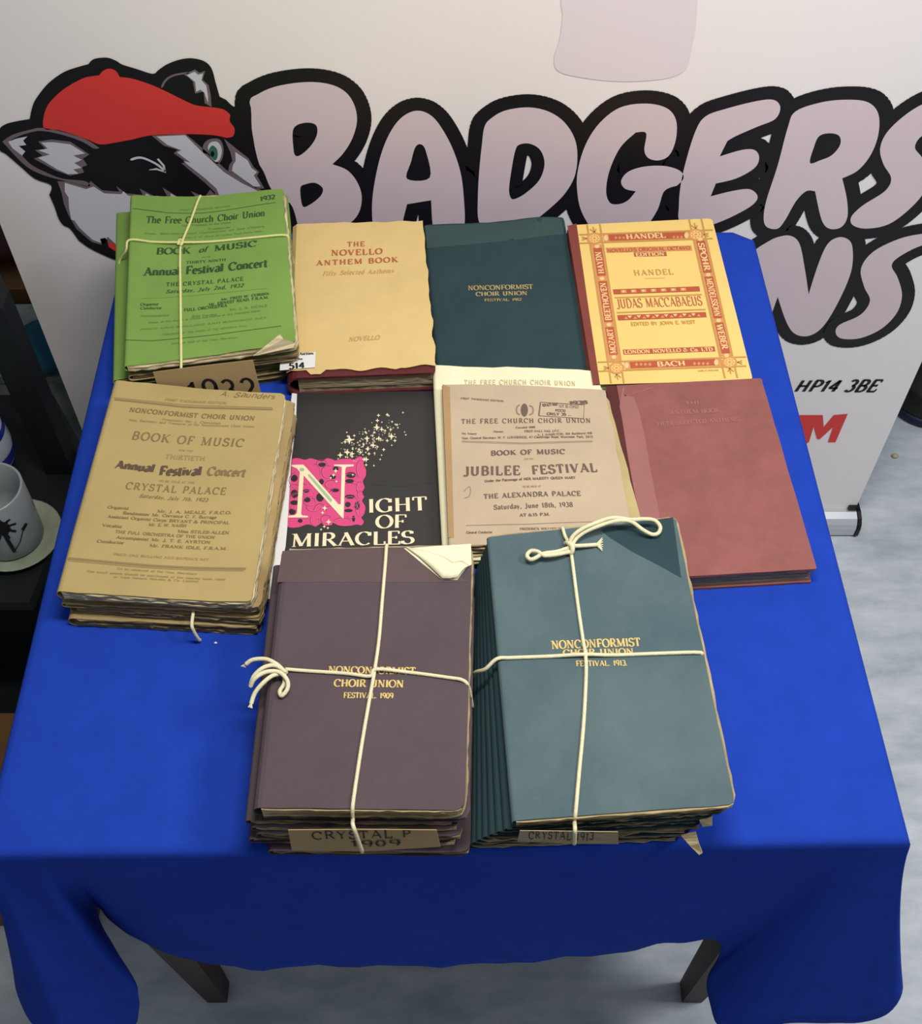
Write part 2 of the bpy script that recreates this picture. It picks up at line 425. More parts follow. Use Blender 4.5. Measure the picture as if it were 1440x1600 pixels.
# cassette base, extruded rounded profile
prof = [(1.160, .004)]+[(1.176-.018*math.cos(a), .024+.0-.020*math.cos(a*.0)+.020*math.sin(a)+.0) for a in [0, .4, .8, 1.2, 1.57]]
prof = [(1.165, 0), (1.160, .006), (1.160, .022), (1.163, .032), (1.170, .039), (1.182, .043), (1.200, .043), (1.214, .039), (1.222, .03), (1.222, .006), (1.217, 0)]
def extr(prof, x0, x1):
    n = len(prof)
    v = [(x0, a, b) for a, b in prof]+[(x1, a, b) for a, b in prof]
    f = [(i, (i+1) % n, n+(i+1) % n, n+i) for i in range(n)]+[tuple(range(n))[::-1], tuple(range(n, 2*n))]
    return v, f
mb = MB(); mb.add(*extr(prof, bx0-.004, bx1+.000)); mb.obj('base_cassette', M['steel'], bt, org)
for sx in (bx0-.010, bx1+.001):
    mb = MB(); mb.add(*extr([(a+(a-1.19)*.06, b*1.05) for a, b in prof], sx, sx+.006)); mb.obj('end_cap', M['darkplastic'], bt, org)
mb = MB(); mb.tube([(.03, BY+.02, .043), (.03, BY+.02, 2.0)], .008, 10); mb.obj('support_pole', M['steel'], bt, org)
mb = MB(); mb.box((bx0-.005, BY-.008, 2.0), (bx1+.005, BY+.012, 2.02)); mb.obj('top_rail', M['steel'], bt, org)
# hidden corner clip seen at the right foot
mb = MB(); mb.box((bx1-.014, BY-.006, .043), (bx1+.004, BY+.006, .052)); mb.obj('banner_clip', M['darkplastic'], bt, org)

class BPrint(Print):
    def __init__(s, crop): s.crop = crop; s.mb = {}; s.lift = 0
    def to(s, x, y):
        k, ox, oy = s.crop
        return WY(ox+x/k, oy+y/k, BY)
    def fin(s, p, lay=0):
        return (min(bx1, max(bx0, p.x)), BY-.0004-lay*.0003, p.z)
    def ribbon(s, key, P, wm, lay, closed=True):
        """round-cornered stroke of half width wm metres around a world path"""
        mb = s.m(key); n = len(P)
        for i in range(n if closed else n-1):
            a, b = P[i], P[(i+1) % n]; d = b-a
            if d.length < 1e-6: continue
            q = Vector((-d.z, 0, d.x)).normalized()*wm
            h = lay+.02+(i % 40)*.01
            mb.add([s.fin(a+q, h), s.fin(b+q, h), s.fin(b-q, h), s.fin(a-q, h)], [(0, 1, 2, 3)])
        for i, a in enumerate(P):
            h = lay+.025+(i % 40)*.01
            mb.add([s.fin(a+Vector((math.cos(t*math.pi/6), 0, math.sin(t*math.pi/6)))*wm, h) for t in range(12)], [tuple(range(12))])
    def shape(s, key, pts, lay, holes=(), outline=None, corners=(), sm=5, ow=.0172):
        P = spline([s.to(*p) for p in pts], sm, True, corners)
        H = [spline([s.to(*p) for p in h], sm, True) for h in holes]
        tri = tessellate_polygon([P]+H)
        allp = P+[q for h in H for q in h]
        s.m(key).add([s.fin(p, lay) for p in allp], tri)
        if outline:
            s.m(outline).add([s.fin(p, lay-1) for p in P], tessellate_polygon([P]) if not holes else [])
            s.ribbon(outline, P, ow, lay-1)
            for h in H: s.ribbon(outline, h, ow*.93, lay-1)
            if holes: s.m(outline).add([s.fin(p, lay-1) for p in allp], tri)
    def line(s, key, pts, wpx, lay=3, smooth=5):
        P = spline([s.to(*p) for p in pts], smooth) if smooth else [s.to(*p) for p in pts]
        wm = (s.to(pts[0][0]+wpx, pts[0][1])-s.to(*pts[0])).length/2
        n = len(P); A, B = [], []
        for k in range(n):
            t = P[min(k+1, n-1)]-P[max(k-1, 0)]; q = Vector((-t.z, 0, t.x)).normalized()*wm*(.25 if k == 0 else 1)
            A.append(s.fin(P[k]+q, lay)); B.append(s.fin(P[k]-q, lay))
        s.m(key).add(A+B, [(k, k+1, n+k+1, n+k) for k in range(n-1)])

# lettering, first line
b = BPrint((2.4, 340, 60))
letters = []
def letter(crop, pts, holes=(), corners=()):
    letters.append((crop, pts, holes, corners))
c2 = (2.4, 340, 60)
letter(c2, [(120,238),(150,208),(220,178),(330,162),(420,170),(480,200),(513,250),(522,310),(504,375),(470,430),(430,470),(485,492),(522,535),(540,590),(530,650),(490,695),(400,735),(320,745),(270,700),(205,590),(180,530),(150,450),(130,350)],
       [[(282,345),(300,322),(340,314),(370,325),(372,360),(350,400),(312,435),(290,436),(283,400)], [(310,560),(330,545),(365,540),(394,560),(385,590),(345,622),(318,626)]], (10,))
letter(c2, [(582,700),(580,600),(600,480),(630,385),(670,315),(715,278),(760,270),(803,290),(840,335),(880,410),(910,500),(922,590),(925,700),(900,745),(850,750),(815,730),(805,690),(800,605),(710,620),(695,680),(685,740),(640,760),(600,745)],
       [[(710,525),(725,460),(740,408),(760,395),(780,420),(795,520)]], (17,18))
letter(c2, [(978,680),(975,600),(980,500),(990,400),(1000,330),(1025,298),(1080,268),(1170,257),(1250,277),(1310,325),(1345,400),(1342,500),(1305,575),(1240,640),(1170,690),(1080,720),(1010,725)],
       [[(1098,595),(1092,560),(1103,480),(1115,420),(1130,397),(1170,393),(1210,418),(1225,470),(1205,530),(1155,578),(1115,600)]])
c3 = (2.483, 860, 0)
letter(c3, [(170,900),(120,820),(103,740),(105,660),(135,560),(190,475),(270,415),(370,400),(450,418),(486,465),(485,540),(460,600),(420,620),(380,612),(363,580),(370,515),(330,512),(270,570),(228,660),(215,740),(230,785),(265,790),(300,775),(330,740),(288,730),(273,700),(300,665),(360,645),(440,642),(500,660),(515,690),(490,718),(440,740),(415,810),(370,875),(290,930),(220,930)], (), (16,23,31))
letter(c3, [(500,855),(497,800),(502,730),(520,640),(560,510),(600,450),(680,420),(800,390),(865,386),(890,415),(870,460),(800,490),(720,525),(685,545),(655,605),(740,580),(790,580),(808,610),(790,650),(720,690),(640,710),(620,760),(700,740),(770,732),(802,760),(780,795),(700,840),(620,872),(560,885)], (), (13,14,20,21))
letter(c3, [(826,850),(835,780),(880,640),(920,490),(950,430),(1050,395),(1150,385),(1230,395),(1270,440),(1270,520),(1240,600),(1190,660),(1130,690),(1148,770),(1150,840),(1125,880),(1080,885),(1050,850),(1025,740),(990,740),(950,780),(910,850),(880,885),(840,880)],
       [[(1005,630),(1020,570),(1040,527),(1080,515),(1118,525),(1122,560),(1090,600),(1045,620)]], (12,18))
letter(c3, [(1600,420),(1540,385),(1460,395),(1380,440),(1305,510),(1277,575),(1290,635),(1320,690),(1295,740),(1210,795),(1165,840),(1172,872),(1225,885),(1310,868),(1390,810),(1450,740),(1470,670),(1440,610),(1412,570),(1440,525),(1520,500),(1590,480)])
# second line: the end of a word running behind the table
letter(c3, [(760,1290),(700,1180),(740,1020),(790,970),(835,940),(880,918),(930,913),(965,945),(985,1040),(1000,1140),(1035,1030),(1070,950),(1110,920),(1150,925),(1170,960),(1165,1050),(1120,1160),(1060,1260),(1005,1300),(950,1295),(915,1250),(880,1150),(850,1230),(810,1300)], (), (9,21))
letter(c3, [(1580,880),(1500,900),(1440,905),(1350,925),(1250,975),(1203,1040),(1215,1110),(1238,1165),(1200,1220),(1120,1258),(1105,1290),(1130,1312),(1200,1310),(1280,1275),(1340,1215),(1362,1145),(1345,1075),(1322,1030),(1350,995),(1440,950),(1530,940),(1600,930)])
b = BPrint(c2)
for q_, (crop, pts, holes, cor) in enumerate(letters):
    b.crop = crop
    b.shape('letter#%d' % q_, pts, 2, holes, 'outline', cor, 5)
# faint mark above
b.crop = c3
b.poly('outline', [(250,640),(300,560),(362,520),(375,600),(330,655),(285,670)], .96)
b.poly('outline', [(655,690),(700,700),(790,655),(800,700),(770,728),(650,735)], .93)
b.shape('ghost', [(40,-220),(40,0),(46,60),(35,150),(14,225),(30,275),(120,300),(260,315),(400,310),(480,295),(527,262),(548,180),(565,80),(578,-220)], 1, (), None, (0,13))
# post code and red letter
def btext(key, txt, crop, x0, y0, x1, cap, thick, thin, serif, shear, lay=1):
    b.crop = crop
    P0, P1 = b.to(x0, y0), b.to(x1, y0); out, wd = glyph_text(txt, thick=thick, thin=thin, nib=0, serif=serif, shear=shear, track=.03)
    ex = (P1-P0)/wd; U = b.to(x0, y0-cap)-P0; U.x = 0
    for vs_, fs_ in out: b.m(key).add([b.fin(P0+ex*p+U*q, lay) for p, q in vs_], fs_)
c4 = (3.808, 1180, 480)
btext('small', '3BE', c4, 522, 500, 714, 68, .19, .15, 0, .22)
btext('small', 'HP14', c4, 222, 500, 478, 66, .19, .15, 0, .22)
b.crop = c4
b.poly('redm', [(225,800),(262,640),(335,640),(400,640),(405,712),(465,640),(548,633),(475,802),(430,802),(460,712),(380,785),(365,782),(345,710),(318,800),(300,812)], 1)
# emblem
c1 = (3, 0, 60)
b.crop = c1
b.shape('outline#1', [(0,520),(-4,460),(0,420),(30,398),(80,385),(140,375),(155,310),(180,265),(230,205),(300,155),(370,130),(415,118),(440,94),(500,87),(545,102),(575,120),(640,140),(715,163),(740,148),(780,120),(840,97),(900,90),(960,105),(993,140),(1010,200),(1030,270),(1060,285),(1105,320),(1170,300),(1180,420),(1190,480),(1197,555),(1235,620),(1264,690),(1300,740),(1360,770),(1390,850),(1400,950),(1300,1040),(1000,1080),(700,1060),(600,1045),(540,1035),(480,1010),(420,980),(370,945),(330,890),(298,872),(275,840),(258,790),(232,730),(240,685),(165,655),(100,600),(30,540)], 3, (), None, (5,11,18,25,26,45,50), 4)
b.shape('red#2', [(210,420),(205,370),(225,310),(275,255),(330,215),(400,180),(465,170),(485,148),(515,138),(545,150),(562,177),(620,185),(700,210),(780,245),(860,285),(920,310),(1000,320),(1050,330),(1080,355),(1078,385),(1100,420),(1092,455),(1060,462),(1000,450),(900,445),(800,446),(700,452),(620,470),(540,485),(470,493),(410,470),(340,445),(270,425)], 4, (), None, (6,10,18,22,28))
b.shape('furline#3', [(12,480),(60,448),(140,425),(200,416),(300,436),(400,468),(468,510),(440,512),(390,482),(300,450),(200,430),(140,438),(90,455),(45,485),(100,540),(150,590),(230,630),(300,655),(400,665),(420,690),(340,672),(240,648),(160,618),(100,575)], 4, (), None, (0,6), 3)
b.shape('fur#4', [(40,480),(80,465),(130,455),(110,475),(125,495),(90,500),(120,525),(105,545),(60,510)], 5, (), None, range(9), 2)
b.shape('furline#5', [(180,480),(240,470),(330,480),(420,540),(390,560),(410,590),(385,600),(395,625),(330,640),(260,615),(160,560),(200,545),(165,520),(215,515)], 4, (), None, range(14), 2)
b.shape('fur#6', [(195,484),(250,482),(330,492),(400,535),(345,545),(385,565),(350,580),(385,602),(345,610),(370,630),(320,632),(270,610),(180,555),(235,540),(180,520),(225,512)], 5, (), None, range(16), 2)
b.shape('furline#7', [(712,452),(870,444),(960,520),(1060,612),(1140,662),(1240,716),(1180,740),(1000,745),(1010,720),(960,672),(880,606),(850,580),(880,580),(815,535),(835,518),(770,500)], 4, (), None, range(16), 2)
b.shape('fur#8', [(735,455),(868,449),(950,530),(1050,622),(1130,672),(1215,714),(1180,735),(1030,738),(1015,700),(960,650),(885,592),(860,570),(893,578),(830,530),(850,520),(785,495)], 5, (), None, range(16), 2)
b.shape('furline#9', [(1050,466),(1110,515),(1165,558),(1190,600),(1215,622),(1205,640),(1240,700),(1200,700),(1140,662),(1070,620),(1075,590),(1090,570),(1080,530)], 4, (), None, range(13), 2)
b.shape('fur#10', [(1103,528),(1160,566),(1180,604),(1205,622),(1190,638),(1222,690),(1190,690),(1140,655),(1088,616),(1092,590),(1105,570)], 5, (), None, range(11), 2)
b.shape('furline#11', [(952,530),(955,492),(985,468),(1030,470),(1048,510),(1042,560),(1022,584),(1000,572),(975,540)], 4, (), None, (), 4)
b.shape('fur#12', [(975,505),(990,482),(1022,482),(1040,515),(1034,556),(1018,575),(1000,566),(985,545)], 5, (), None, (), 4)
b.shape('eye#13', [(978,525),(995,497),(1018,515),(1020,550),(1008,566),(990,550)], 6, (), None, (), 4)
b.shape('outline#14', [(988,532),(996,522),(1006,532),(1002,546),(993,548)], 7, (), None, (), 3)
b.line('fur#15', [(612,566),(640,556),(670,556),(710,572),(745,592),(775,620)], 12, 5, 3)
b.line('fur#16', [(700,612),(735,608),(775,622),(768,592),(740,560)], 11, 5, 0)
b.shape('furline#17', [(270,665),(320,668),(410,692),(425,665),(480,708),(560,715),(545,688),(590,722),(670,730),(655,700),(722,735),(785,738),(762,695),(835,740),(920,742),(895,712),(960,740),(985,705),(1015,735),(1010,1000),(600,1010),(545,985),(430,950),(360,890),(322,825),(300,770),(290,720)], 4, (), None, range(27), 2)
b.shape('fur#18', [(305,672),(330,680),(405,702),(440,690),(490,722),(570,726),(580,712),(600,732),(680,740),(685,722),(730,745),(800,748),(800,722),(850,748),(930,752),(930,730),(965,750),(985,735),(1000,745),(1000,990),(600,1000),(560,975),(505,925),(490,960),(435,940),(375,885),(350,850),(335,845),(325,790),(322,740),(305,715)], 5, (), None, range(31), 2)
b.shape('red#19', [(505,950),(530,955),(600,980),(600,1010),(550,998),(515,975)], 6, (), None, range(6), 2)
b.shape('outline#20', [(470,935),(495,930),(505,945),(510,975),(560,1000),(560,1030),(490,1000)], 5, (), None, range(7), 2)
b.line('furline#21', [(757,228),(780,190),(820,168),(885,157)], 9, 4, 4)
b.shape('furline#22', [(862,165),(915,142),(935,158),(962,148),(950,190),(978,215),(988,260),(992,318),(960,300),(955,245),(915,255),(905,200),(885,180)], 4, (), None, range(13), 2)
b.shape('fur#23', [(876,168),(912,152),(930,166),(952,160),(945,192),(968,218),(976,270),(976,300),(958,250),(940,236),(920,246),(915,200),(893,182)], 5, (), None, range(13), 2)
NM = {'letter': ('letter_print', 'letter'), 'outline': ('outline_print', 'black'), 'ghost': ('faint_print', 'ghost'), 'small': ('postcode_print', 'black'), 'redm': ('red_letter_print', 'red'),
      'red': ('cap_print', 'red'), 'furline': ('fur_line_print', 'furline'), 'fur': ('fur_print', 'fur'), 'eye': ('iris_print', 'eyegreen')}
for key in list(b.mb):
    nm, mt = NM[key.split('#')[0]]
    o_ = b.mb[key].obj(nm, M[mt], panel, org)
    if key in ('small', 'outline'): o_['kind'] = 'stuff'

# ================================================================= TABLE AND CLOTH
FL, FR = W(-34, 1337, TBL), W(1425, 1316, TBL)
BR_, BL_ = W(1176, 360, TBL), W(199.6, 362, TBL)
cx = (FL.x+FR.x+BR_.x+BL_.x)/4; cy = (FL.y+BL_.y)/2
tt = thing('card_table', 'square wooden card table on dark tapered legs under the blue cloth', 'table', (cx, cy, 0))
to = tt.location.copy()
mb = MB(); i_ = .014
ztop = TBL-.004
A = [FL+Vector((i_, i_, 0)), FR+Vector((-i_, i_, 0)), BR_+Vector((-i_, -i_, 0)), BL_+Vector((i_, -i_, 0))]
mb.add([(p.x, p.y, z) for z in (ztop-.022, ztop) for p in A], [(3, 2, 1, 0), (4, 5, 6, 7), (0, 1, 5, 4), (1, 2, 6, 5), (2, 3, 7, 6), (3, 0, 4, 7)])
mb.obj('tabletop', M['wood'], tt, to)
mb = MB()
for a, c in ((0, 1), (1, 2), (2, 3), (3, 0)):
    p, q = A[a].lerp(A[(a+2) % 4], .05), A[c].lerp(A[(c+2) % 4], .05)
    d = (q-p).normalized(); nrm = Vector((-d.y, d.x, 0))*.009
    mb.add([(r.x, r.y, z) for z in (ztop-.075, ztop-.022) for r in (p-nrm, q-nrm, q+nrm, p+nrm)], [(3, 2, 1, 0), (4, 5, 6, 7), (0, 1, 5, 4), (1, 2, 6, 5), (2, 3, 7, 6), (3, 0, 4, 7)])
mb.obj('apron', M['wood'], tt, to)
for (bxp, byp, tx, ty) in ((-.322, .413, -.335, .40), (.305, .413, .325, .40), (-.335, 1.02, -.345, 1.03), (.302, 1.02, .308, 1.03)):
    mb = MB(); r0, r1 = .013, .029
    mb.add([(bxp-r0, byp-r0, 0), (bxp+r0, byp-r0, 0), (bxp+r0, byp+r0, 0), (bxp-r0, byp+r0, 0), (tx-r1, ty-r1, ztop-.022), (tx+r1, ty-r1, ztop-.022), (tx+r1, ty+r1, ztop-.022), (tx-r1, ty+r1, ztop-.022)],
           [(0, 3, 2, 1), (4, 5, 6, 7), (0, 1, 5, 4), (1, 2, 6, 5), (2, 3, 7, 6), (3, 0, 4, 7)])
    mb.obj('leg', M['wood'], tt, to)

# cloth: (top edge point, hem point) pairs round the table
def E(a, b_, t): return a.lerp(b_, t)
Z = .39
pairs = [
 (E(BL_, FL, .02), (-.412, 1.10, .41)), (E(BL_, FL, .3), (-.40, .88, .40)), (E(BL_, FL, .6), (-.405, .66, .39)), (E(BL_, FL, .8), (-.425, .50, .39)),
 (E(BL_, FL, .92), (-.448, .42, .40)), (E(BL_, FL, .975), (-.460, .365, .395)), (E(BL_, FL, 1), (-.455, .32, .372)), (FL.copy(), (-.436, .29, .345)), (E(FL, FR, .004), (-.41, .275, .31)),
 (E(FL, FR, .012), (-.378, .285, .285)), (E(FL, FR, .03), (-.345, .308, .30)), (E(FL, FR, .045), (-.331, .322, .375)), (E(FL, FR, .06), (-.352, .352, .392)), (E(FL, FR, .075), (-.385, .392, .365)), (E(FL, FR, .09), (-.375, .392, .40)), (E(FL, FR, .11), (-.352, .370, .43)),
 (E(FL, FR, .15), (-.314, .354, .396)), (E(FL, FR, .22), (-.233, .343, .363)), (E(FL, FR, .34), (-.145, .340, .382)), (E(FL, FR, .48), (-.02, .339, .386)), (E(FL, FR, .62), (.09, .340, .404)), (E(FL, FR, .74), (.165, .341, .43)),
 (E(FL, FR, .83), (.213, .343, .452)), (E(FL, FR, .88), (.250, .347, .447)), (E(FL, FR, .915), (.262, .346, .40)), (E(FL, FR, .935), (.256, .332, .348)), (E(FL, FR, .95), (.272, .30, .312)), (E(FL, FR, .965), (.31, .290, .345)), (E(FL, FR, .98), (.342, .288, .378)), (E(FL, FR, .99), (.372, .286, .372)),
 (E(FL, FR, .997), (.410, .286, .395)), (FR.copy(), (.424, .295, .43)), (E(FR, BR_, .01), (.424, .325, .44)), (E(FR, BR_, .04), (.412, .37, .42)), (E(FR, BR_, .12), (.388, .44, .40)), (E(FR, BR_, .3), (.368, .58, .39)), (E(FR, BR_, .6), (.355, .8, .40)), (E(FR, BR_, .98), (.366, 1.09, .40)),
 (E(BR_, BL_, .03), (.358, 1.126, .38)), (E(BR_, BL_, .3), (.16, 1.130, .40)), (E(BR_, BL_, .7), (-.16, 1.130, .39)), (E(BR_, BL_, .97), (-.402, 1.124, .38)),
]
Ts = spline([p[0] for p in pairs], 6, True, range(len(pairs)))
Hs = spline([Vector(p[1]) for p in pairs], 6, True)
# round the table corners a little
NR = 20; vsc, fsc = [], []; NC = len(Ts)
ctr = Vector((cx, cy, TBL))
dist = 0
for i in range(NC):
    T, H = Ts[i], Hs[i]
    dist += (Hs[i]-Hs[i-1]).length if i else 0
    front = max(0, 1-abs(H.y-.33)/.1)
    H = H+Vector((0, 0, .0045*math.sin(dist*70)+.003*math.sin(dist*128+1)))
    out = (T-ctr); out.z = 0; out.normalize()
    e = Vector((0, 0, 0))
    # rim: inner ring, edge round, then drop
    ring = [T-out*.03+Vector((0, 0, 0)), T-out*.010, T-out*.003+Vector((0, 0, -.0012)), T+Vector((0, 0, -.005)), T+out*.0012+Vector((0, 0, -.011))]
    S = ring[-1]
    for k in range(1, NR+1):
        t = k/NR
        p = S.lerp(H, t); hz = t**1.25
        p.x = S.x+(H.x-S.x)*hz; p.y = S.y+(H.y-S.y)*hz
        if front > 0: p.y += -.004*math.sin(math.pi*t)*front
        ring.append(p)
    vsc += [tuple(p) for p in ring]
R_ = 5+NR
for i in range(NC):
    j = (i+1) % NC
    for k in range(R_-1): fsc.append((i*R_+k, i*R_+k+1, j*R_+k+1, j*R_+k))
vsc.append((cx, cy, TBL)); ci = len(vsc)-1
for i in range(NC): fsc.append((ci, i*R_, ((i+1) % NC)*R_))
cl = mesh('tablecloth', vsc, fsc, M['felt'], None, (cx, cy, TBL), smooth=True)
tag(cl, 'royal blue felt cloth draped over the table, corners hanging in folds', 'tablecloth')
so = cl.modifiers.new('thickness', 'SOLIDIFY'); so.thickness = .0018; so.offset = -1

# ================================================================= BOOKS
def bil(q, u, v):
    A_, B_, C_, D_ = q
    return A_*(1-u)*(1-v)+B_*u*(1-v)+C_*u*v+D_*(1-u)*v
def fbm(x, y, s): return noise.noise(Vector((x*s, y*s, 3.7)))
def book(name, label, cat, group, q, z0, z1, cov, pg, hard=False, seed=0, bump=None, spine=None, rc=.004, rag=.0006, ins=.0015, nv=18, nu=12, flat_spine=False, glayers=None, covname='cover'):
    """q: four XY corners TL TR BR BL (spine on the left)"""
    rnd = random.Random(seed)
    q = [Vector((p[0], p[1], 0)) for p in q]
    c = bil(q, .5, .5); org_ = Vector((c.x, c.y, z0))
    th = thing(name, label, cat, org_, group)
    Wd = ((q[1]-q[0]).length+(q[2]-q[3]).length)/2; Ln = ((q[3]-q[0]).length+(q[2]-q[1]).length)/2
    t = .0026 if hard else min(.0007, (z1-z0)*.2)
    r = (z1-z0)/2; rs = min(r, .012)
    def zz(x, y, z):
        k = (z-z0)/(z1-z0)
        return z+(bump(x, y)*k if bump else 0)
    # cover wrap
    vv = [0, .006, .015, .03]+[.03+.94*k/(nv-6) for k in range(1, nv-6)]+[.97, .985, .994, 1]
    uu = [k/(nu-1) for k in range(nu)]
    us = rs*(.45 if flat_spine else 1)/Wd
    def prof_(r_in, umax):
        zt, zb = z1-r_in, z0+r_in
        pts = [(us+(umax-us)*(1-k/(nu-1)), zt) for k in range(nu)]
        na = 7
        for k in range(1, na):
            a = math.pi*k/na
            pts.append((us-(us-r_in/Wd)*math.sin(a), (zt+zb)/2+(zt-zb)/2*math.cos(a)))
        pts += [(us+(umax-us)*(k/(nu-1)), zb) for k in range(nu)]
        return pts
    V, F, FI = [], [], []
    np_ = len(prof_(0, 1))
    for v in vv:
        e = min(v, 1-v)*Ln
        cut = 0
        if e < rc: cut = rc-math.sqrt(max(0, rc*rc-(rc-e)**2))
        um = 1-cut/Wd
        for r_in in (0, t):
            for (u, z) in prof_(r_in, um):
                p = bil(q, u, v)
                if u > us:
                    jx = rag*noise.noise(Vector((v*Ln*160, seed, z*300)))*(1 if u > um-.01 else 0)
                    jy = rag*noise.noise(Vector((u*Wd*160, seed+5, z*300)))*(1 if v in (0, 1) else 0)
                    p = p+(q[1]-q[0]).normalized()*jx+(q[3]-q[0]).normalized()*jy
                V.append((p.x, p.y, zz(p.x, p.y, z)))
    st = 2*np_
    for i in range(len(vv)-1):
        for k in range(np_-1):
            sp = 1 if (spine and nu-2 < k < nu+6) else 0
            a = i*st+k
            F.append((a, a+1, a+st+1, a+st)); FI.append(sp)
            a += np_
            F.append((a+1, a, a+st, a+st+1)); FI.append(sp)
        for k in (0, np_-1):
            a = i*st+k
            F.append((a, a+np_, a+np_+st, a+st) if k else (a+np_, a, a+st, a+st+np_)); FI.append(0)
    for i in (0, len(vv)-1):
        for k in range(np_-1):
            a = i*st+k
            F.append((a, a+1, a+1+np_, a+np_) if i else (a+1, a, a+np_, a+1+np_)); FI.append(1 if (spine and nu-2 < k < nu+6) else 0)
    co = mesh(covname, V, F, cov, th, org_, mats=[cov, spine or cov], fm=FI)
    # page block with uneven leaf groups
    inm = .003 if hard else ins
    nl = max(3, min(7, int((z1-z0)/.0018)))
    V, F = [], []
    per = []
    n1, n2 = 26, 34
    ui, vi = inm/Wd, (inm/Ln)
    cr = rc*.8
    for k in range(n1): per.append((us+(1-ui-us)*k/n1, vi, 0, -1))
    for k in range(n2): per.append((1-ui, vi+(1-2*vi)*k/n2, 1, 0))
    for k in range(n1): per.append((1-ui-(1-ui-us)*k/n1, 1-vi, 0, 1))
    for k in range(n2//3): per.append((us, 1-vi-(1-2*vi)*k/(n2//3), 0, 0))
    e1 = (q[1]-q[0]).normalized(); e2 = (q[3]-q[0]).normalized()
    zs = []
    for l in range(nl):
        za = z0+t+(z1-z0-2*t)*l/nl; zb = z0+t+(z1-z0-2*t)*(l+1)/nl
        zs += [(za, l), (zb, l)]
    np2 = len(per)
    for (z, l) in zs:
        off = rnd.Random if False else None
        so_ = random.Random(seed*31+l).uniform(-1, 1)*rag*1.3
        for (u, v, du, dv) in per:
            p = bil(q, u, v)
            # rounded fore corners
            cu = max(0, cr-(1-u)*Wd); cv = max(0, cr-min(v, 1-v)*Ln)
            if cu > 0 and cv > 0:
                kk = math.hypot(cu, cv)
                if kk > cr: p = p - e1*cu*(1-cr/kk) + e2*cv*(1-cr/kk)*(1 if v < .5 else -1)
            nn = noise.noise(Vector((u*Wd*90, v*Ln*90, seed*3+l*7.3)))*rag*1.5+so_
            p = p+e1*du*nn+e2*dv*nn
            V.append((p.x, p.y, zz(p.x, p.y, z)))
    for k in range(len(zs)-1):
        for j in range(np2): F.append((k*np2+j, k*np2+(j+1) % np2, (k+1)*np2+(j+1) % np2, (k+1)*np2+j))
    F.append(tuple(range(np2-1, -1, -1)))
    nb_ = len(V)                                    # inner ring, sunk a little so a wavy cover never meets it
    for (u, v, du, dv) in per:
        p = bil(q, .5+(u-.5)*.95, .5+(v-.5)*.96); V.append((p.x, p.y, z1-t-min(.0035, (z1-z0)*.45)))
    for j in range(np2): F.append(((len(zs)-1)*np2+j, (len(zs)-1)*np2+(j+1) % np2, nb_+(j+1) % np2, nb_+j))
    F.append(tuple(nb_+j for j in range(np2)))
    mesh('pages', V, F, pg, th, org_)
    return th, co, org_

def quad(z, *pts): return [W(p[0], p[1], z) for p in pts]
def shift(q, dx, dy, rot=0, s=1):
    c = sum(q, Vector())/4; out = []
    for p in q:
        d = (p-c)*s; ca, sa = math.cos(rot), math.sin(rot)
        out.append(Vector((c.x+dx+d.x*ca-d.y*sa, c.y+dy+d.x*sa+d.y*ca, p.z)))
    return out
def surf_of(z1, bump): return lambda x, y: z1+bump(x, y)
def ordinal(k, n):
    names = ['lowest', 'second from the bottom', 'third from the bottom', 'fourth from the bottom', 'fifth from the bottom', 'sixth from the bottom', 'seventh from the bottom', 'eighth from the bottom']
    return names[k] if k < n-2 else 'just under the top one'

# ---- green bundle (rear left)
zt = TBL+.060
gq = quad(zt, (203, 308), (442, 298), (462, 538), (192, 572))
def gb(x, y):
    u, v = (x+.21)/.18, (y-.84)/.25
    c = max(0, 1-math.hypot((x-gq[2].x)/.045, (y-gq[2].y)/.05))
    return .0022*math.sin(u*5.5+1.2)*(.4+v)+.004*c*c
layers = [  # shift x, y, rot, thickness, cover material
 (-.019, .005, .015, .0075, 'greenlow'), (-.016, .002, .03, .0075, 'tanlow'), (-.018, .006, .012, .007, 'greenlow'), (-.014, .003, .035, .007, 'greenlow'), (-.020, .004, .02, .007, 'green'),
 (.001, .001, .0, .008, 'tanlow'), (.003, .004, -.012, .0075, 'greenlow')]
z = TBL+.0004
base = quad(TBL+.03, (201, 322), (440, 313), (462, 570), (186, 590))
nG = len(layers)+1
for k, (dx, dy, ro, th_, cm) in enumerate(layers):
    qq = shift(gq, dx, dy, ro)
    book('music_booklet', 'green-covered booklet in the rear left bundle, '+ordinal(k, nG), 'booklet', 'green booklets in the rear left bundle', qq, z, z+th_, M[cm], M['page_d'], seed=10+k, rag=.0012, rc=.006)
    z += th_
gt, gc, go = book('music_booklet', 'bright green concert booklet on top of the rear left bundle, bottom right corner curling', 'booklet', 'green booklets in the rear left bundle', gq, z, zt, M['green'], M['page_w'], seed=3, bump=gb, rag=.0014, rc=.003, ins=-.0008)
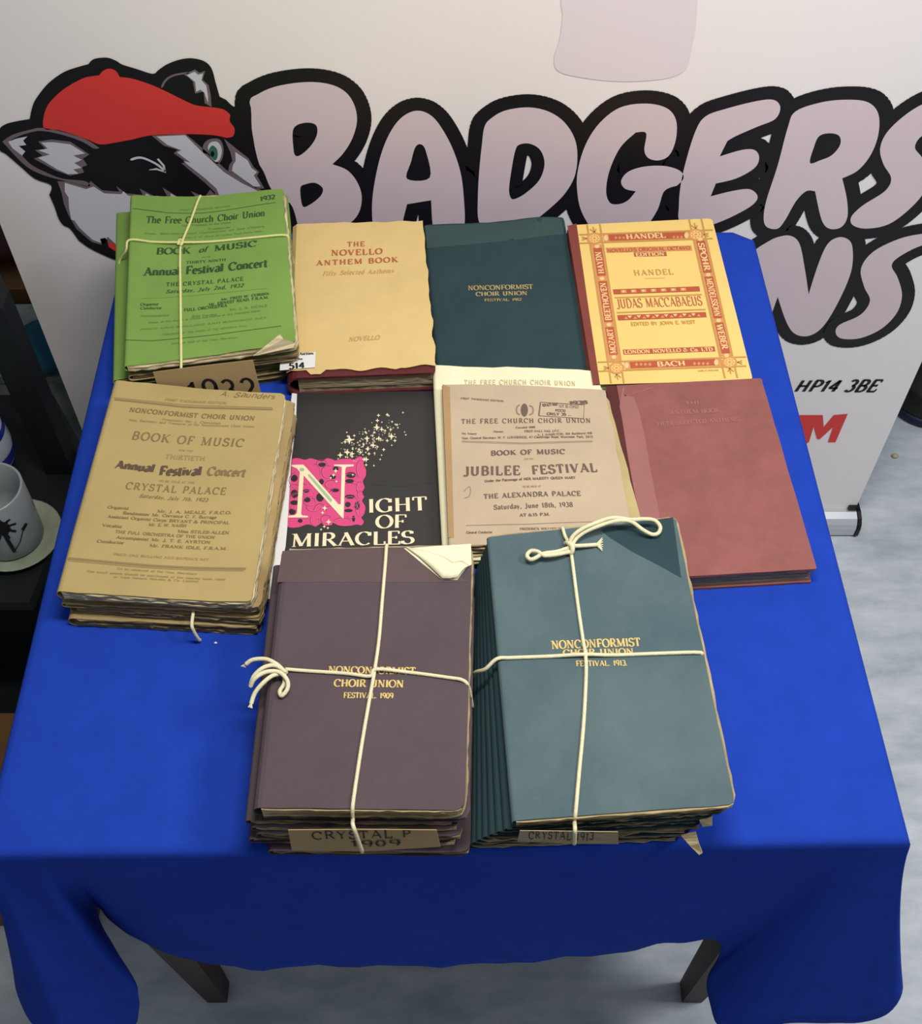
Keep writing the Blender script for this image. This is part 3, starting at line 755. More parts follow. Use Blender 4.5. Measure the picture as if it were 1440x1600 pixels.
# curled corner leaf
mbq = MB()
def leaf(pts_xy, zfun, n=6):
    pass
P = [W(395, 556, zt+.001), W(437, 522, zt+.014), W(443, 530, zt+.011), W(462, 536, zt+.003), W(458, 543, zt+.001)]
mbq.add([tuple(p) for p in P]+[(p.x, p.y, p.z-.0006) for p in P], [(0, 1, 2), (0, 2, 3), (0, 3, 4), (5, 7, 6), (5, 8, 7), (5, 9, 8), (0, 5, 6, 1), (1, 6, 7, 2), (2, 7, 8, 3), (3, 8, 9, 4), (4, 9, 5, 0)])
mbq.obj('curled_corner', M['page_w'], gt, go)
p = Print(zt, .0003, surf_of(zt, gb), (5.143, 180, 290))
kw = dict(thick=.17, thin=.06)
p.line('rule', [(145,196),(420,212),(700,205),(1290,152)], 6)
p.text('fine', 'FIRST THOUSAND EDITION', 515,192,925,162, 12, **kw)
p.text('ink', '1932', 1165,134,1290,122, 34, thick=.2, thin=.12)
p.text('mid', 'The Free Church Choir Union', 245,304,1205,256, 52, **kw)
p.text('fine', 'Hon. President of the Union', 530,316,930,296, 14, **kw)
p.text('fine', 'Treasurer', 740,345,930,335, 14, **kw)
p.text('fine', 'Hon. Secretary and Conductor of the Choirs', 235,394,1200,345, 13, **kw)
p.text('fine', 'Secretary F. W. Wood 59 Carlton Road Forest Gate', 500,412,1180,382, 10, **kw)
p.text('ink', 'BOOK', 325,548,602,534, 50, thick=.2, thin=.05)
p.text('mid', 'of', 665,528,735,520, 42, shear=.25, **kw)
p.text('ink', 'MUSIC', 790,520,1140,496, 46, thick=.2, thin=.05)
p.text('fine', 'FOR THE', 690,572,765,568, 10, **kw)
p.text('mid', 'THIRTY-NINTH', 565,618,888,602, 20, **kw)
p.text('ink', 'Annual Festival Concert', 225,722,1225,664, 62, thick=.22, thin=.1, serif=.12)
p.crop = (5.143, 180, 420)
p.text('ink', 'THE CRYSTAL PALACE', 405,134,1030,100, 30, thick=.18, thin=.07, track=.12)
p.text('ink', 'Saturday, July 2nd, 1932', 405,190,1030,152, 28, thick=.18, thin=.08, shear=.2, track=.1)
p.line('thin', [(210,238),(520,214),(1220,168)], 3)
p.text('mid', 'Organist', 200,294,345,288, 20, **kw)
p.text('mid', 'Mr. FRED W. CORBIN', 850,256,1240,218, 18, thick=.2, thin=.1)
p.text('mid', 'Conductor', 200,325,375,317, 20, **kw)
p.text('mid', 'Mr. ERNEST READ, F.R.A.M.', 750,294,1235,248, 20, thick=.2, thin=.1)
p.text('mid', 'FULL ORCHESTRA', 550,336,900,306, 22, thick=.2, thin=.1)
p.text('fine', 'Accompanist', 200,385,430,374, 18, **kw)
p.text('fine', 'Mr. J. A. MEALE', 920,340,1225,312, 18, **kw)
p.text('fine', 'Solo Vocalist', 615,384,820,372, 16, **kw)
p.text('fine', 'Pastor of the church of Christ and chorus of five thousand voices', 265,436,1170,350, 14, **kw)
p.text('fine', 'PRICE ONE SHILLING AND SIXPENCE NET', 200,490,1220,408, 12, **kw)
p.text('fine', 'PUBLISHED BY THE UNION AT THE MEMORIAL HALL', 380,530,1060,468, 13, **kw)
p.line('rule', [(80,572),(300,574),(520,553),(800,530),(1335,470)], 6)
p.text('fine', 'May be had of the Hon. Secretary', 450,602,990,560, 14, **kw)
p.build({'ink': 'title_print', 'mid': 'name_print', 'fine': 'fine_print', 'rule': 'rule_print', 'thin': 'thin_rule_print'},
        {'ink': M['ink_g'], 'mid': M['ink_g'], 'fine': M['ink_gl'], 'rule': M['ink_g'], 'thin': M['ink_gl']}, gc, go)

# paper slips
def slip(name, label, P, m, th_=.0006):
    """P: list of top row points and bottom row points (equal counts)"""
    top, bot = P
    n = len(top)
    nrm = (bot[0]-top[0]).cross(top[-1]-top[0]).normalized()*th_
    V = [tuple(v) for v in top+bot]+[tuple(v+nrm) for v in top+bot]
    F = []
    for k in range(n-1):
        F.append((k, k+1, n+k+1, n+k)); F.append((2*n+k+1, 2*n+k, 3*n+k, 3*n+k+1))
        F.append((k+1, k, 2*n+k, 2*n+k+1)); F.append((n+k, n+k+1, 3*n+k+1, 3*n+k))
    F += [(0, n, 3*n, 2*n), (2*n-1, n-1, 3*n-1, 4*n-1)]
    c = sum(top+bot, Vector())/(2*n)
    return tag(mesh(name, V, F, m, None, c), label, 'paper slip'), c
def facetext(txt, A_, B_, up, m, parent, org_, name='marker_print', lift=None, jit=.07, **kw_):
    out, wd = glyph_text(txt, thick=.12, thin=.11, serif=0, jit=jit, track=.1, **kw_)
    mb_ = MB(); ex = (B_-A_)/wd
    for vs_, fs_ in out: mb_.add([A_+ex*a+up*b_+lift for a, b_ in vs_], fs_)
    return mb_.obj(name, m, parent, org_)
# slip of the green bundle: hangs in front of the stack
yf = gq[3].y-.010
s_top = [Vector((WY(x, y, yf).x, yf, WY(x, y, yf).z)) for x, y in ((239, 581), (300, 573), (395, 562))]
s_bot = [Vector((a.x+.004, yf-.006, TBL+.002)) for a in s_top]
o, c = slip('paper_slip', 'brown card slip with marker numerals tucked in front of the green booklet bundle', (s_top, s_bot), M['card'])
lf = Vector((0, -.0009, 0))
upv = (s_top[2]-s_bot[2])*.42
facetext('1932', s_bot[0].lerp(s_bot[2], .28).lerp(s_top[0].lerp(s_top[2], .28), .30), s_bot[0].lerp(s_bot[2], .97).lerp(s_top[0].lerp(s_top[2], .97), .34), upv*.85, M['marker'], o, c, lift=lf)

# ---- cream jacketed book
zt = TBL+.028
nq = quad(zt-.0008, (455, 354), (659, 348), (680, 583), (446, 592))
nt_, nc_, no_ = book('hardback_book', 'thick book in a worn cream dust jacket over maroon boards, rear row', 'book', None, nq, TBL+.0004, zt, M['maroon'], M['page_h'], hard=True, seed=21, spine=M['maroon'])
jb = lambda x, y: .0009+.0009*(1+fbm(x, y, 22))
jq = quad(zt, (457, 352), (659, 347), (680, 577), (447, 580))
V, F = [], []
NU, NV = 30, 30
for j in range(NV+1):
    for i in range(NU+1):
        u, v = i/NU, j/NV
        pq = bil(jq, u, v)
        if j == NV: pq = pq+Vector((0, .004*noise.noise(Vector((u*7, 1, 2)))-(.007 if .15 < u < .25 else 0)+.003*(u > .75), 0))
        if j == 0: pq = pq+Vector((0, .0022*noise.noise(Vector((u*9, 3, 2))), 0))
        if i == NU: pq = pq+Vector((.0025*noise.noise(Vector((v*12, 5, 2)))+.001, 0, 0))
        drop = 0
        if i == 0: drop = .004
        V.append((pq.x, pq.y, zt+jb(pq.x, pq.y)-drop))
n_ = len(V)
V += [(a, b_, c_-.0005) for a, b_, c_ in V]
for j in range(NV):
    for i in range(NU):
        a = j*(NU+1)+i; F.append((a, a+NU+1, a+NU+2, a+1)); F.append((n_+a+1, n_+a+NU+2, n_+a+NU+1, n_+a))
for i in range(NU):
    a = NV*(NU+1)+i; F.append((a, n_+a, n_+a+1, a+1)); F.append((i+1, n_+i+1, n_+i, i))
for j in range(NV):
    a = j*(NU+1)+NU; F.append((a, a+NU+1, n_+a+NU+1, n_+a)); a = j*(NU+1); F.append((a, n_+a, n_+a+NU+1, a+NU+1))
jk = mesh('dust_jacket', V, F, M['jacket'], nt_, no_, smooth=False); jk['label'] = 'torn cream dust jacket'
p = Print(zt, .0004, surf_of(zt, jb), (5.163, 430, 330))
k2 = dict(thick=.2, thin=.07)
p.text('a', 'THE', 580,295,722,290, 36, track=.12, **k2)
p.text('a', 'NOVELLO', 450,368,865,355, 44, track=.08, **k2)
p.text('a', 'ANTHEM BOOK', 330,448,990,420, 40, track=.12, **k2)
p.text('b', 'Fifty Selected Anthems', 380,532,955,506, 34, shear=.22, thick=.16, thin=.06, track=.06)
p.text('b', 'NOVELLO', 590,1060,840,1045, 34, shear=.22, thick=.18, thin=.07)
p.build({'a': 'title_print', 'b': 'subtitle_print'}, {'a': M['ink_r'], 'b': M['ink_rl']}, jk, no_)
# lot sticker
sq = [W(438, 556, zt+.0030), W(493, 550, zt+.0030), W(492, 574, zt+.0028), W(437, 579, zt+.0026)]
o, c = slip('lot_sticker', 'small white lot sticker numbered 514 on the corner of the cream jacketed book', ([sq[0], sq[1]], [sq[3], sq[2]]), M['white'], .0003)
o['category'] = 'sticker'
p = Print(zt+.0033, .0003, None, (5.163, 430, 330))
p.text('a', 'Badgers Auctions', 80,1168,308,1156, 20, thick=.2, thin=.14, serif=0)
p.text('a', 'Lot No.', 130,1205,225,1199, 16, thick=.2, thin=.14, serif=0)
p.text('a', '514', 110,1274,238,1264, 44, thick=.2, thin=.15, serif=0, nib=0)
p.build({'a': 'number_print'}, {'a': M['marker']}, o, c)

# ---- dark teal book, rear row
zt = TBL+.013
db = lambda x, y: .0012*fbm(x, y, 8)+.006*max(0, 1-math.hypot((x-.095)/.07, (y-1.11)/.05))**1.5
dq = quad(zt, (660, 352), (880, 342), (921, 577), (681.5, 590))
dt, dc, do_ = book('clothbound_book', 'slim dark teal clothbound book with small gilt title, rear row', 'book', None, dq, TBL+.0004, zt, M['dteal'], M['page'], seed=31, bump=db, rag=.0008, rc=.003)
p = Print(zt, .0003, surf_of(zt, db), (5.143, 650, 330))
p.line('fade', [(75,160),(120,160),(330,150),(800,140),(1190,110)], 1, 0)
p.mb.clear()
# faded strip along the head: strip mesh following the surface
def strip(p, key, left, right, n=14, rows=3, lay=0):
    """left/right: (xTop,yTop,xBot,yBot) pixel ends, rectangular grid between"""
    V, F = [], []
    for j in range(rows+1):
        for i in range(n+1):
            u, v = i/n, j/rows
            a = (left[0]+(left[2]-left[0])*v, left[1]+(left[3]-left[1])*v); c_ = (right[0]+(right[2]-right[0])*v, right[1]+(right[3]-right[1])*v)
            V.append(p.fin(p.to(a[0]+(c_[0]-a[0])*u, a[1]+(c_[1]-a[1])*u), lay))
    for j in range(rows):
        for i in range(n):
            a = j*(n+1)+i; F.append((a, a+n+1, a+n+2, a+1))
    p.m(key).add(V, F)
strip(p, 'fade', (72,122,88,300), (1160,72,1192,196), 16, 4, -1)
kg = dict(thick=.2, thin=.1)
p.text('a', 'NONCONFORMIST', 415,635,940,628, 36, **kg)
p.text('a', 'CHOIR UNION', 478,682,895,676, 32, **kg)
p.text('a', 'FESTIVAL. 1912', 548,724,848,720, 20, **kg)
p.build({'a': 'gilt_title', 'fade': 'faded_band'}, {'a': M['gold_d'], 'fade': M['dteal_f']}, dc, do_)

# ---- yellow score with red frame
zt = TBL+.021
yq = quad(zt, (886, 352), (1112, 341), (1176, 594), (922, 601))
yt, yc, yo = book('vocal_score', 'yellow printed vocal score with brick red ornamental border and spine, rear right', 'book', None, yq, TBL+.0004, zt, M['jyel'], M['page'], hard=False, seed=41, spine=M['jspine'], rc=.005, rag=.0002)
p = Print(zt, .0003, None, (4.645, 880, 330))
# cloth strip of the spine on the front board
p.poly('sp', [(28,108),(95,91),(260,1255),(215,1262)], 0)
xl = lambda y: 165+(y-95)*.151
xr = lambda y: 905+(y-60)*.226
for f, (ya, yb), wd in ((xl, (95, 1250), 105), (xr, (58, 1212), 102)):
    for off in (0, wd-12): p.poly('br', [(f(ya)+off, ya), (f(ya)+off+12, ya), (f(yb)+off+12, yb), (f(yb)+off, yb)], 2.4)
def hb(x0, x1, y0, sl, h, key, lay): p.poly(key, [(x0, y0+sl*(x0)), (x1, y0+sl*x1), (x1+h*.18, y0+sl*x1+h), (x0+h*.18, y0+sl*x0+h)], lay)
SL = -.036
for yy in (172, 234): hb(112, 1082, yy, SL, 9, 'br', 2.7)
for yy in (1102, 1168): hb(248, 1325, yy, SL, 9, 'br', 2.7)
p.poly('or', [(xl(245)+2,245),(xl(245)+105,240),(xl(1100)+108,1095),(xl(1100)+4,1100)], 1)
p.poly('or', [(xr(200)+2,203),(xr(200)+104,198),(xr(1050)+104,1050),(xr(1050)+2,1056)], 1)
hb(285, 915, 172, SL, 68, 'or', 1.4); hb(440, 1130, 1104, SL, 70, 'or', 1.4)
def seg(f, y0, y1, a, b_): p.poly('red', [(f(y0)+a, y0), (f(y0)+b_, y0-3), (f(y1)+b_, y1-3), (f(y1)+a, y1)], 3)
for y0, y1 in ((270,472),(512,808),(845,1045)): seg(xl, y0, y1, 24, 86)
for y0, y1 in ((218,450),(478,780),(812,1035)): seg(xr, y0, y1, 22, 84)
hb(325, 885, 184, SL, 46, 'red', 3); hb(480, 1100, 1114, SL, 46, 'red', 3)
for cx_, cy_ in ((308,197),(892,178),(458,1122),(1108,1100)):
    p.disc('cr', cx_, cy_, 16, 4, 10, 22); 
for f, ys in ((xl, (258,492,826,1062)), (xr, (206,464,796,1050))):
    for yy in ys: p.disc('cr', f(yy)+54, yy, 18, 4, 10, 14)
# corner knots
for cx_, cy_ in ((225,200),(960,172),(385,1140),(1205,1098)):
    p.disc('or', cx_, cy_, 56, 3.4, 16, 44); p.disc('yel', cx_, cy_, 40, 4, 14, 30)
    for a in range(8):
        p.disc('or', cx_+27*math.cos(a*math.pi/4), cy_+20*math.sin(a*math.pi/4), 8, 5, 8, 6)
    p.disc('or', cx_, cy_, 12, 5, 8, 9)
    up = -1 if cy_ < 600 else 1
    for dx in (-22, 0, 22): p.line('br', [(cx_, cy_+up*44), (cx_+dx+up*10, cy_+up*(84 if dx == 0 else 68))], 9, 2.9)
    sd = -1 if cx_ in (225, 385) else 1
    for dy in (-14, 0, 14): p.line('br', [(cx_+sd*55, cy_), (cx_+sd*92, cy_+dy)], 8, 2.9)
kc = dict(thick=.2, thin=.1)
p.text('cr', 'HANDEL', 455,206,745,194, 34, 4, **kc)
p.text('cr', 'BACH', 680,1130,888,1122, 34, 4, **kc)
for x_ in (380, 800): 
    for d in range(3): p.disc('or', x_+d*28, 200-SL*0-x_*.012, 11, 4, 4)
for x_ in (530, 950):
    for d in range(4): p.disc('or', x_+d*32, 1122-x_*.014, 13, 4, 4)
hb(308, 928, 275, SL*.75, 36, 'or', 1); hb(510, 745, 312, SL*.6, 30, 'red', 1.5)
p.text('red', "NOVELLO'S ORIGINAL OCTAVO", 318,300,922,280, 24, 3, thick=.2, thin=.12)
p.text('cr', 'EDITION', 525,330,735,324, 24, 3, **kc)
p.text('br', 'HANDEL', 512,468,800,459, 38, 2, thick=.16, thin=.06, track=.1)
p.line('br', [(592,490),(735,486)], 4)
hb(358, 985, 582, SL, 36, 'red', 1)
for k in range(7): hb(415+k*72, 455+k*72, 589, SL, 22, 'or', 2); p.disc('cr', 435+k*72, 600+SL*(435+k*72), 13, 3, 4, 9)
for yy in (638, 747): hb(372 if yy < 700 else 386, 1002 if yy < 700 else 1030, yy, SL, 9, 'br', 1)
p.text('ju', 'JUDAS MACCABAEUS', 392,706,1012,684, 66, 2, thick=.15, thin=.04, serif=.06)
hb(390, 1032, 770, SL, 38, 'red', 1)
for k in range(8): p.poly('cr', [(462+k*66, 778+SL*(462+k*66)), (496+k*66, 778+SL*(496+k*66)), (482+k*66, 797+SL*(482+k*66))], 3)
for k in range(9): p.poly('or', [(440+k*66, 802+SL*(440+k*66)), (470+k*66, 802+SL*(470+k*66)), (453+k*66, 782+SL*(453+k*66))], 2)
p.text('br', 'EDITED BY JOHN E. WEST', 490,833,960,817, 24, 2, thick=.2, thin=.1, serif=0)
hb(430, 1096, 1022, SL, 36, 'red', 1)
p.text('cr', 'LONDON NOVELLO & Co. LTD', 442,1038,1085,1016, 26, 3, **kc)
p.text('br', 'MADE IN ENGLAND', 975,1166,1125,1160, 10, 2, thick=.2, thin=.14, serif=0)
def vtext(f, y0, y1, txt, up):
    # runs along the border, reading up on the left and down on the right
    if up: P0 = (f(y1)+76, y1-4); P1 = (f(y0)+76, y0+6)
    else: P0 = (f(y0)+32, y0+6); P1 = (f(y1)+32, y1-6)
    p.text('cr', txt, P0[0], P0[1], P1[0], P1[1], 0, 4, updir=((-42, 1) if up else (42, -1)), thick=.2, thin=.12)
vtext(xl, 290, 460, 'HAYDN', True); vtext(xl, 515, 800, 'BEETHOVEN', True); vtext(xl, 850, 1040, 'MOZART', True)
vtext(xr, 228, 440, 'SPOHR', False); vtext(xr, 484, 772, 'MENDELSSOHN', False); vtext(xr, 818, 1010, 'WEBER', False)
p.build({'sp': 'cloth_hinge', 'br': 'ochre_line_print', 'or': 'border_print', 'red': 'red_panel_print', 'cr': 'reversed_lettering', 'yel': 'corner_rosette_print', 'ju': 'title_print'},
        {'sp': M['jspine'], 'br': M['j_br'], 'or': M['j_or'], 'red': M['j_red'], 'cr': M['j_cr'], 'yel': M['jyel'], 'ju': M['ink_r']}, yc, yo)

# ---- red hardback, middle row right
zt = TBL+.024
rq = quad(zt, (946, 603), (1189, 591), (1276, 889), (996, 905))
rt, rcv, ro_ = book('hardback_book', 'worn plain red cloth hardback with rubbed hinge, right end of the middle row', 'book', None, rq, TBL+.0004, zt, M['redbook'], M['page_h'], hard=True, seed=51, spine=M['redspine'], rc=.001)
p = Print(zt, .0002, None, (4, 940, 570))
p.poly('dk', [(24,134),(78,130),(120,300),(160,560),(225,860),(280,1345),(225,1345)], 0)
p.poly('fd', [(150,190),(200,205),(235,300),(275,480),(300,640),(325,760),(360,940),(400,1340),(290,1345),(230,930),(185,700),(160,560),(125,330),(110,260),(130,140),(140,140),(135,190)], 1)
p.line('fd', [(140,195),(230,172),(310,145)], 7, 1)
p.text('sc', 'THE', 520,250,625,246, 20, 1, thick=.2, thin=.1)
p.text('sc', 'ANTHEM BOOK', 425,312,740,298, 26, 1, thick=.2, thin=.1)
p.text('sc', 'FIFTY SELECTED ANTHEMS', 345,384,860,352, 24, 1, thick=.2, thin=.1)
p.build({'dk': 'dark_hinge', 'fd': 'rubbed_hinge', 'sc': 'blind_lettering'}, {'dk': M['redspine'], 'fd': M['redfade'], 'sc': M['redfade']}, rcv, ro_)

# ---- tan booklets, middle row left
zt = TBL+.050
tq = quad(zt, (177, 594), (446, 616), (393, 941), (86, 924))
tb = lambda x, y: .0016*math.sin((x+.2)*26)+.001*fbm(x, y, 14)
z = TBL+.0004
for k, (dx, dy, ro, th_) in enumerate([(.000, -.004, .006, .0125), (.006, .000, -.012, .0115), (-.002, .001, .012, .0065), (.007, .002, -.008, .0075)]):
    book('music_booklet', 'tan booklet in the pile left of the middle row, '+ordinal(k, 5), 'booklet', 'tan booklets in the pile left of the middle row', shift(tq, dx, dy, ro), z, z+th_, M['tanlow'], M['page_d' if k < 2 else 'page'], seed=60+k, rag=.0016, rc=.007)
    z += th_
tt_, tc_, to_ = book('music_booklet', 'tan concert booklet with blackletter heading, on top of its pile, middle row left', 'booklet', 'tan booklets in the pile left of the middle row', tq, z, zt, M['tan'], M['page_w'], seed=66, bump=tb, rag=.0012, rc=.005, ins=-.0004)
p = Print(zt, .0004, surf_of(zt, tb), (4.235, 120, 590))
p.text('h', 'A. Saunders', 940,118,1310,142, 34, thick=.1, thin=.08, serif=0, jit=.1, shear=.2)
p.text('l', 'FIRST THOUSAND EDITION', 580,148,990,172, 14, **kw)
p.line('r', [(250,148),(700,186),(1295,212)], 15); p.line('l', [(248,136),(700,172),(1295,200)], 4)
p.text('m', 'NONCONFORMIST CHOIR UNION', 345,228,1175,284, 28, thick=.2, thin=.1, track=.06)
p.text('l', 'President Sir J. Compton', 560,278,950,302, 12, **kw)
p.text('l', 'Hon. Secretary and Treasurer of the Nonconformist Choir Union', 345,288,1175,330, 13, **kw)
p.text('m', 'BOOK OF MUSIC', 358,408,1100,458, 52, thick=.15, thin=.07, track=.1)
p.text('l', 'FOR THE', 670,478,765,484, 10, **kw)
p.text('l', 'THIRTIETH', 580,530,845,545, 28, **kw)
p.text('d', 'Annual', 248,600,505,622, 50, thick=.3, thin=.07, nib=math.radians(38), serif=.06)
p.text('d', 'Festival', 540,640,820,640, 56, thick=.3, thin=.07, nib=math.radians(38), serif=.06)
p.text('m', 'Concert', 855,640,1112,658, 54, thick=.26, thin=.05, nib=math.radians(38), serif=.06)
p.text('l', 'TO BE HELD AT THE', 540,684,775,696, 12, **kw)
p.crop = (4.235, 90, 750)
p.text('m', 'CRYSTAL PALACE', 445,58,1110,96, 44, thick=.15, thin=.07, track=.1)
p.text('m', 'Saturday, July 7th, 1923', 538,112,990,140, 22, thick=.18, thin=.08, shear=.2, track=.1)
for a, x0, y0, x1, y1 in (('Organist', 330,190,470,196), ('Mr. J. A. MEALE, F.R.C.O.', 655,210,1150,226), ('Bandmaster Mr. Corrance C. F. Burrage', 430,226,1050,254), ('Assistant Organist Corps BRYANT & PRINCIPAL', 330,252,1135,292),
                          ('Mr. E. W. NAISH', 600,300,850,306), ('Vocalist', 295,310,425,318), ('Miss STILES-ALLEN', 790,342,1135,358), ('THE FULL ORCHESTRA OF THE UNION', 380,352,1040,386), ('Accompanist Mr. J. T. E. AYRTON', 385,388,1010,418),
                          ('Conductor', 260,416,440,424), ('Mr. FRANK IDLE, F.R.A.M.', 605,438,1120,462)):
    p.text('m', a, x0, y0, x1, y1, 18, thick=.18, thin=.08)
p.text('l', 'PRICE ONE SHILLING AND SIXPENCE NET', 370,498,1000,530, 14, **kw)
p.line('r', [(72,524),(640,565),(1245,590)], 17); p.line('r', [(76,540),(640,580),(1230,604)], 4)
p.text('l', 'To be obtained of the Hon. Secretary', 390,590,920,622, 12, **kw)
p.text('l', 'The small pieces should be purchased at the nearest book room', 190,612,1110,662, 13, **kw)
p.text('l', 'or from Messrs. Novello & Co. Limited', 370,645,930,672, 13, **kw)
p.build({'h': 'pencil_name', 'l': 'fine_print', 'r': 'rule_print', 'm': 'title_print', 'd': 'blackletter_print'}, {'h': M['ink_t'], 'l': M['ink_tl'], 'r': M['ink_tr'], 'm': M['ink_t'], 'd': M['ink_td']}, tc_, to_)
# loop of string on the front of this pile
mb = MB(); fr = lambda x, z_: Vector((x, to_.y-.140, z_))
yc_ = tq[3].lerp(tq[2], .68)
mb.tube(spline([(yc_.x, yc_.y+.012, TBL+.0268), (yc_.x, yc_.y-.010, TBL+.0262), (yc_.x+.001, yc_.y-.0145, TBL+.020), (yc_.x+.003, yc_.y-.015, TBL+.006), (yc_.x+.003, yc_.y-.013, TBL+.0015)], 5), .0016, 8)
tag(mb.obj('cord_loop', M['cord'], None, (yc_.x, yc_.y-.012, TBL), True), 'short white cord loop across the front edge of the tan booklet pile', 'cord')

# ---- black book with pink initial
zt = TBL+.0075
nb = lambda x, y: .0006*fbm(x, y, 10)
kq = quad(zt, (455, 614), (688, 611), (712, 925), (417, 936))
kt, kc_, ko = book('songbook', 'black songbook with a pink ornamental initial and cream title, middle row', 'book', None, kq, TBL+.0004, zt, M['nblack'], M['page_w'], seed=71, bump=nb, rag=.0003, rc=.0015, spine=M['white'])
p = Print(zt, .0003, surf_of(zt, nb), (4.57, 410, 600))
p.poly('w', [(210,66),(246,70),(238,300),(205,560),(180,1000),(165,1160),(85,1535),(30,1535),(110,1000),(165,500)], 0)
p.crop = (9, 440, 700)
p.poly('pk', [(150,165),(230,148),(330,170),(400,150),(470,165),(520,180),(570,195),(630,150),(700,160),(760,180),(830,160),(940,155),(1020,165),(1090,120),(1150,150),(1150,230),(1185,310),(1180,400),(1140,470),(1165,560),(1130,630),(1160,690),(1130,750),(1175,830),(1160,930),(1120,985),(1155,1040),(1120,1095),(1060,1080),(960,1100),(820,1100),(720,1060),(700,1090),(600,1095),(560,1060),(480,1110),(400,1085),(340,1085),(240,1120),(130,1125),(85,1100),(85,1000),(105,800),(120,500),(140,300)], 0, smooth=3)
def ring(key, x, y, rx, ry, wd, a0=0, a1=360, lay=1):
    p.line(key, [(x+rx*math.cos(math.radians(a0+(a1-a0)*k/12)), y+ry*math.sin(math.radians(a0+(a1-a0)*k/12))) for k in range(13)], wd, lay, 1)
for x, y, rx, ry in ((175,430,50,50),(180,650,52,60),(180,775,60,34),(150,900,48,46),(975,385,70,42),(955,470,62,30),(960,690,70,30),(930,800,40,38),(940,885,60,24),(1062,815,36,60),(360,735,46,36),(540,700,55,60),(345,610,45,26),(760,300,40,40),(720,410,44,34),(560,480,34,40),(750,600,60,26),(260,1030,34,28),(1010,1000,22,46),(570,240,56,30)):
    p.disc('nk', x, y, rx, 1, 14, ry)
for x, y, rx, ry, a0, a1 in ((200,460,95,110,0,270),(350,430,70,90,90,330),(560,230,70,60,180,420),(640,340,80,90,60,300),(460,340,70,110,-90,140),(230,700,110,70,180,380),(360,640,90,50,0,300),(390,760,80,60,-60,200),(450,840,100,60,20,220),(540,900,90,110,180,360),(700,900,100,80,200,380),(760,640,90,60,0,250),(700,520,90,60,90,330),(960,430,100,80,150,400),(960,560,110,60,180,400),(960,760,100,90,150,420),(980,880,110,110,-60,130),(1100,560,50,80,90,300),(1110,300,60,120,60,290),(1100,860,60,110,100,280),(850,1040,120,50,190,350),(460,1020,60,70,-20,220),(620,1010,70,60,120,340),(230,830,110,50,0,180),(1100,660,40,50,0,360),(180,560,70,40,180,400)):
    ring('pd', x, y, rx, ry, 9, a0, a1); ring('pl', x+5, y+8, rx-10, ry-10, 5, a0+10, a1-15, 2)
p.poly('wh', [(140,245),(300,240),(330,265),(800,800),(830,800),(845,275),(800,262),(740,262),(735,240),(1010,238),(1012,262),(915,272),(895,300),(870,1000),(845,985),(310,395),(275,940),(300,958),(370,962),(368,985),(95,985),(95,960),(190,950),(215,925),(255,345),(215,295),(140,262)], 3)
p.poly('gr', [(370,370),(400,385),(715,740),(690,772),(660,740),(380,410)], 4); p.disc('gr', 285, 312, 36, 4, 10, 24)
for x, y, r in ((605,855,42),(575,920,28),(660,1050,44),(600,1115,26),(555,1155,20),(650,1135,22),(760,330,36),(730,390,30),(690,430,22),(1000,385,20),(770,480,22),(1160,165,36)): p.star('wh', x, y, r, 5)
p.crop = (4.57, 410, 600)
rr = random.Random(4)
big = [(828,225,14),(890,220,14),(1003,205,9),(925,270,10),(960,292,12),(815,310,26),(820,262,16),(850,325,18),(920,375,26),(945,405,14),(745,390,22),(735,345,12),(790,440,22),(750,465,20),(620,400,34),(655,370,12),(610,375,12),(690,470,14),(640,500,20),(605,490,26),(555,510,22),(740,540,22),(760,500,14),(865,470,14),(820,450,12),(800,495,10),(840,540,9),(740,580,12),(795,585,9),(890,405,14),(875,335,12),(915,325,14),(830,390,20),(785,370,12),(720,430,12),(680,420,9),(590,415,16),(700,490,16),(640,520,14),(850,510,8)]
for x, y, r in big: p.star('wh', x, y, r, 1)
for k in range(150):
    t = rr.random(); cx0 = 600+t*330; cy0 = 500-t*190
    p.star('wh', cx0+rr.gauss(0, 45), cy0+rr.gauss(0, 38), rr.uniform(3, 9), 1)
kt2 = dict(thick=.16, thin=.035, serif=.09)
p.text('wh', 'IGHT', 748,922,1180,902, 96, 1, **kt2)
p.text('wh', 'OF', 805,1032,1028,1028, 92, 1, **kt2)
p.text('wh', 'MIRACLES', 200,1166,1085,1142, 92, 1, **kt2)
p.line('sc', [(930,760),(915,710),(900,680)], 3, 1); p.line('sc', [(780,720),(1000,730),(1240,700)], 2, 1); p.line('sc', [(1120,900),(1190,960)], 2, 1)
p.build({'w': 'white_margin', 'pk': 'pink_initial_ground', 'nk': 'dark_scroll_print', 'pd': 'scroll_shade_print', 'pl': 'scroll_line_print', 'wh': 'title_print', 'gr': 'green_initial_print', 'sc': 'scuff_mark'},
        {'w': M['white'], 'pk': M['pink'], 'nk': M['nink'], 'pd': M['pinkd'], 'pl': M['pinkl'], 'wh': M['nwhite'], 'gr': M['ngreen'], 'sc': M['dteal_f']}, kc_, ko)

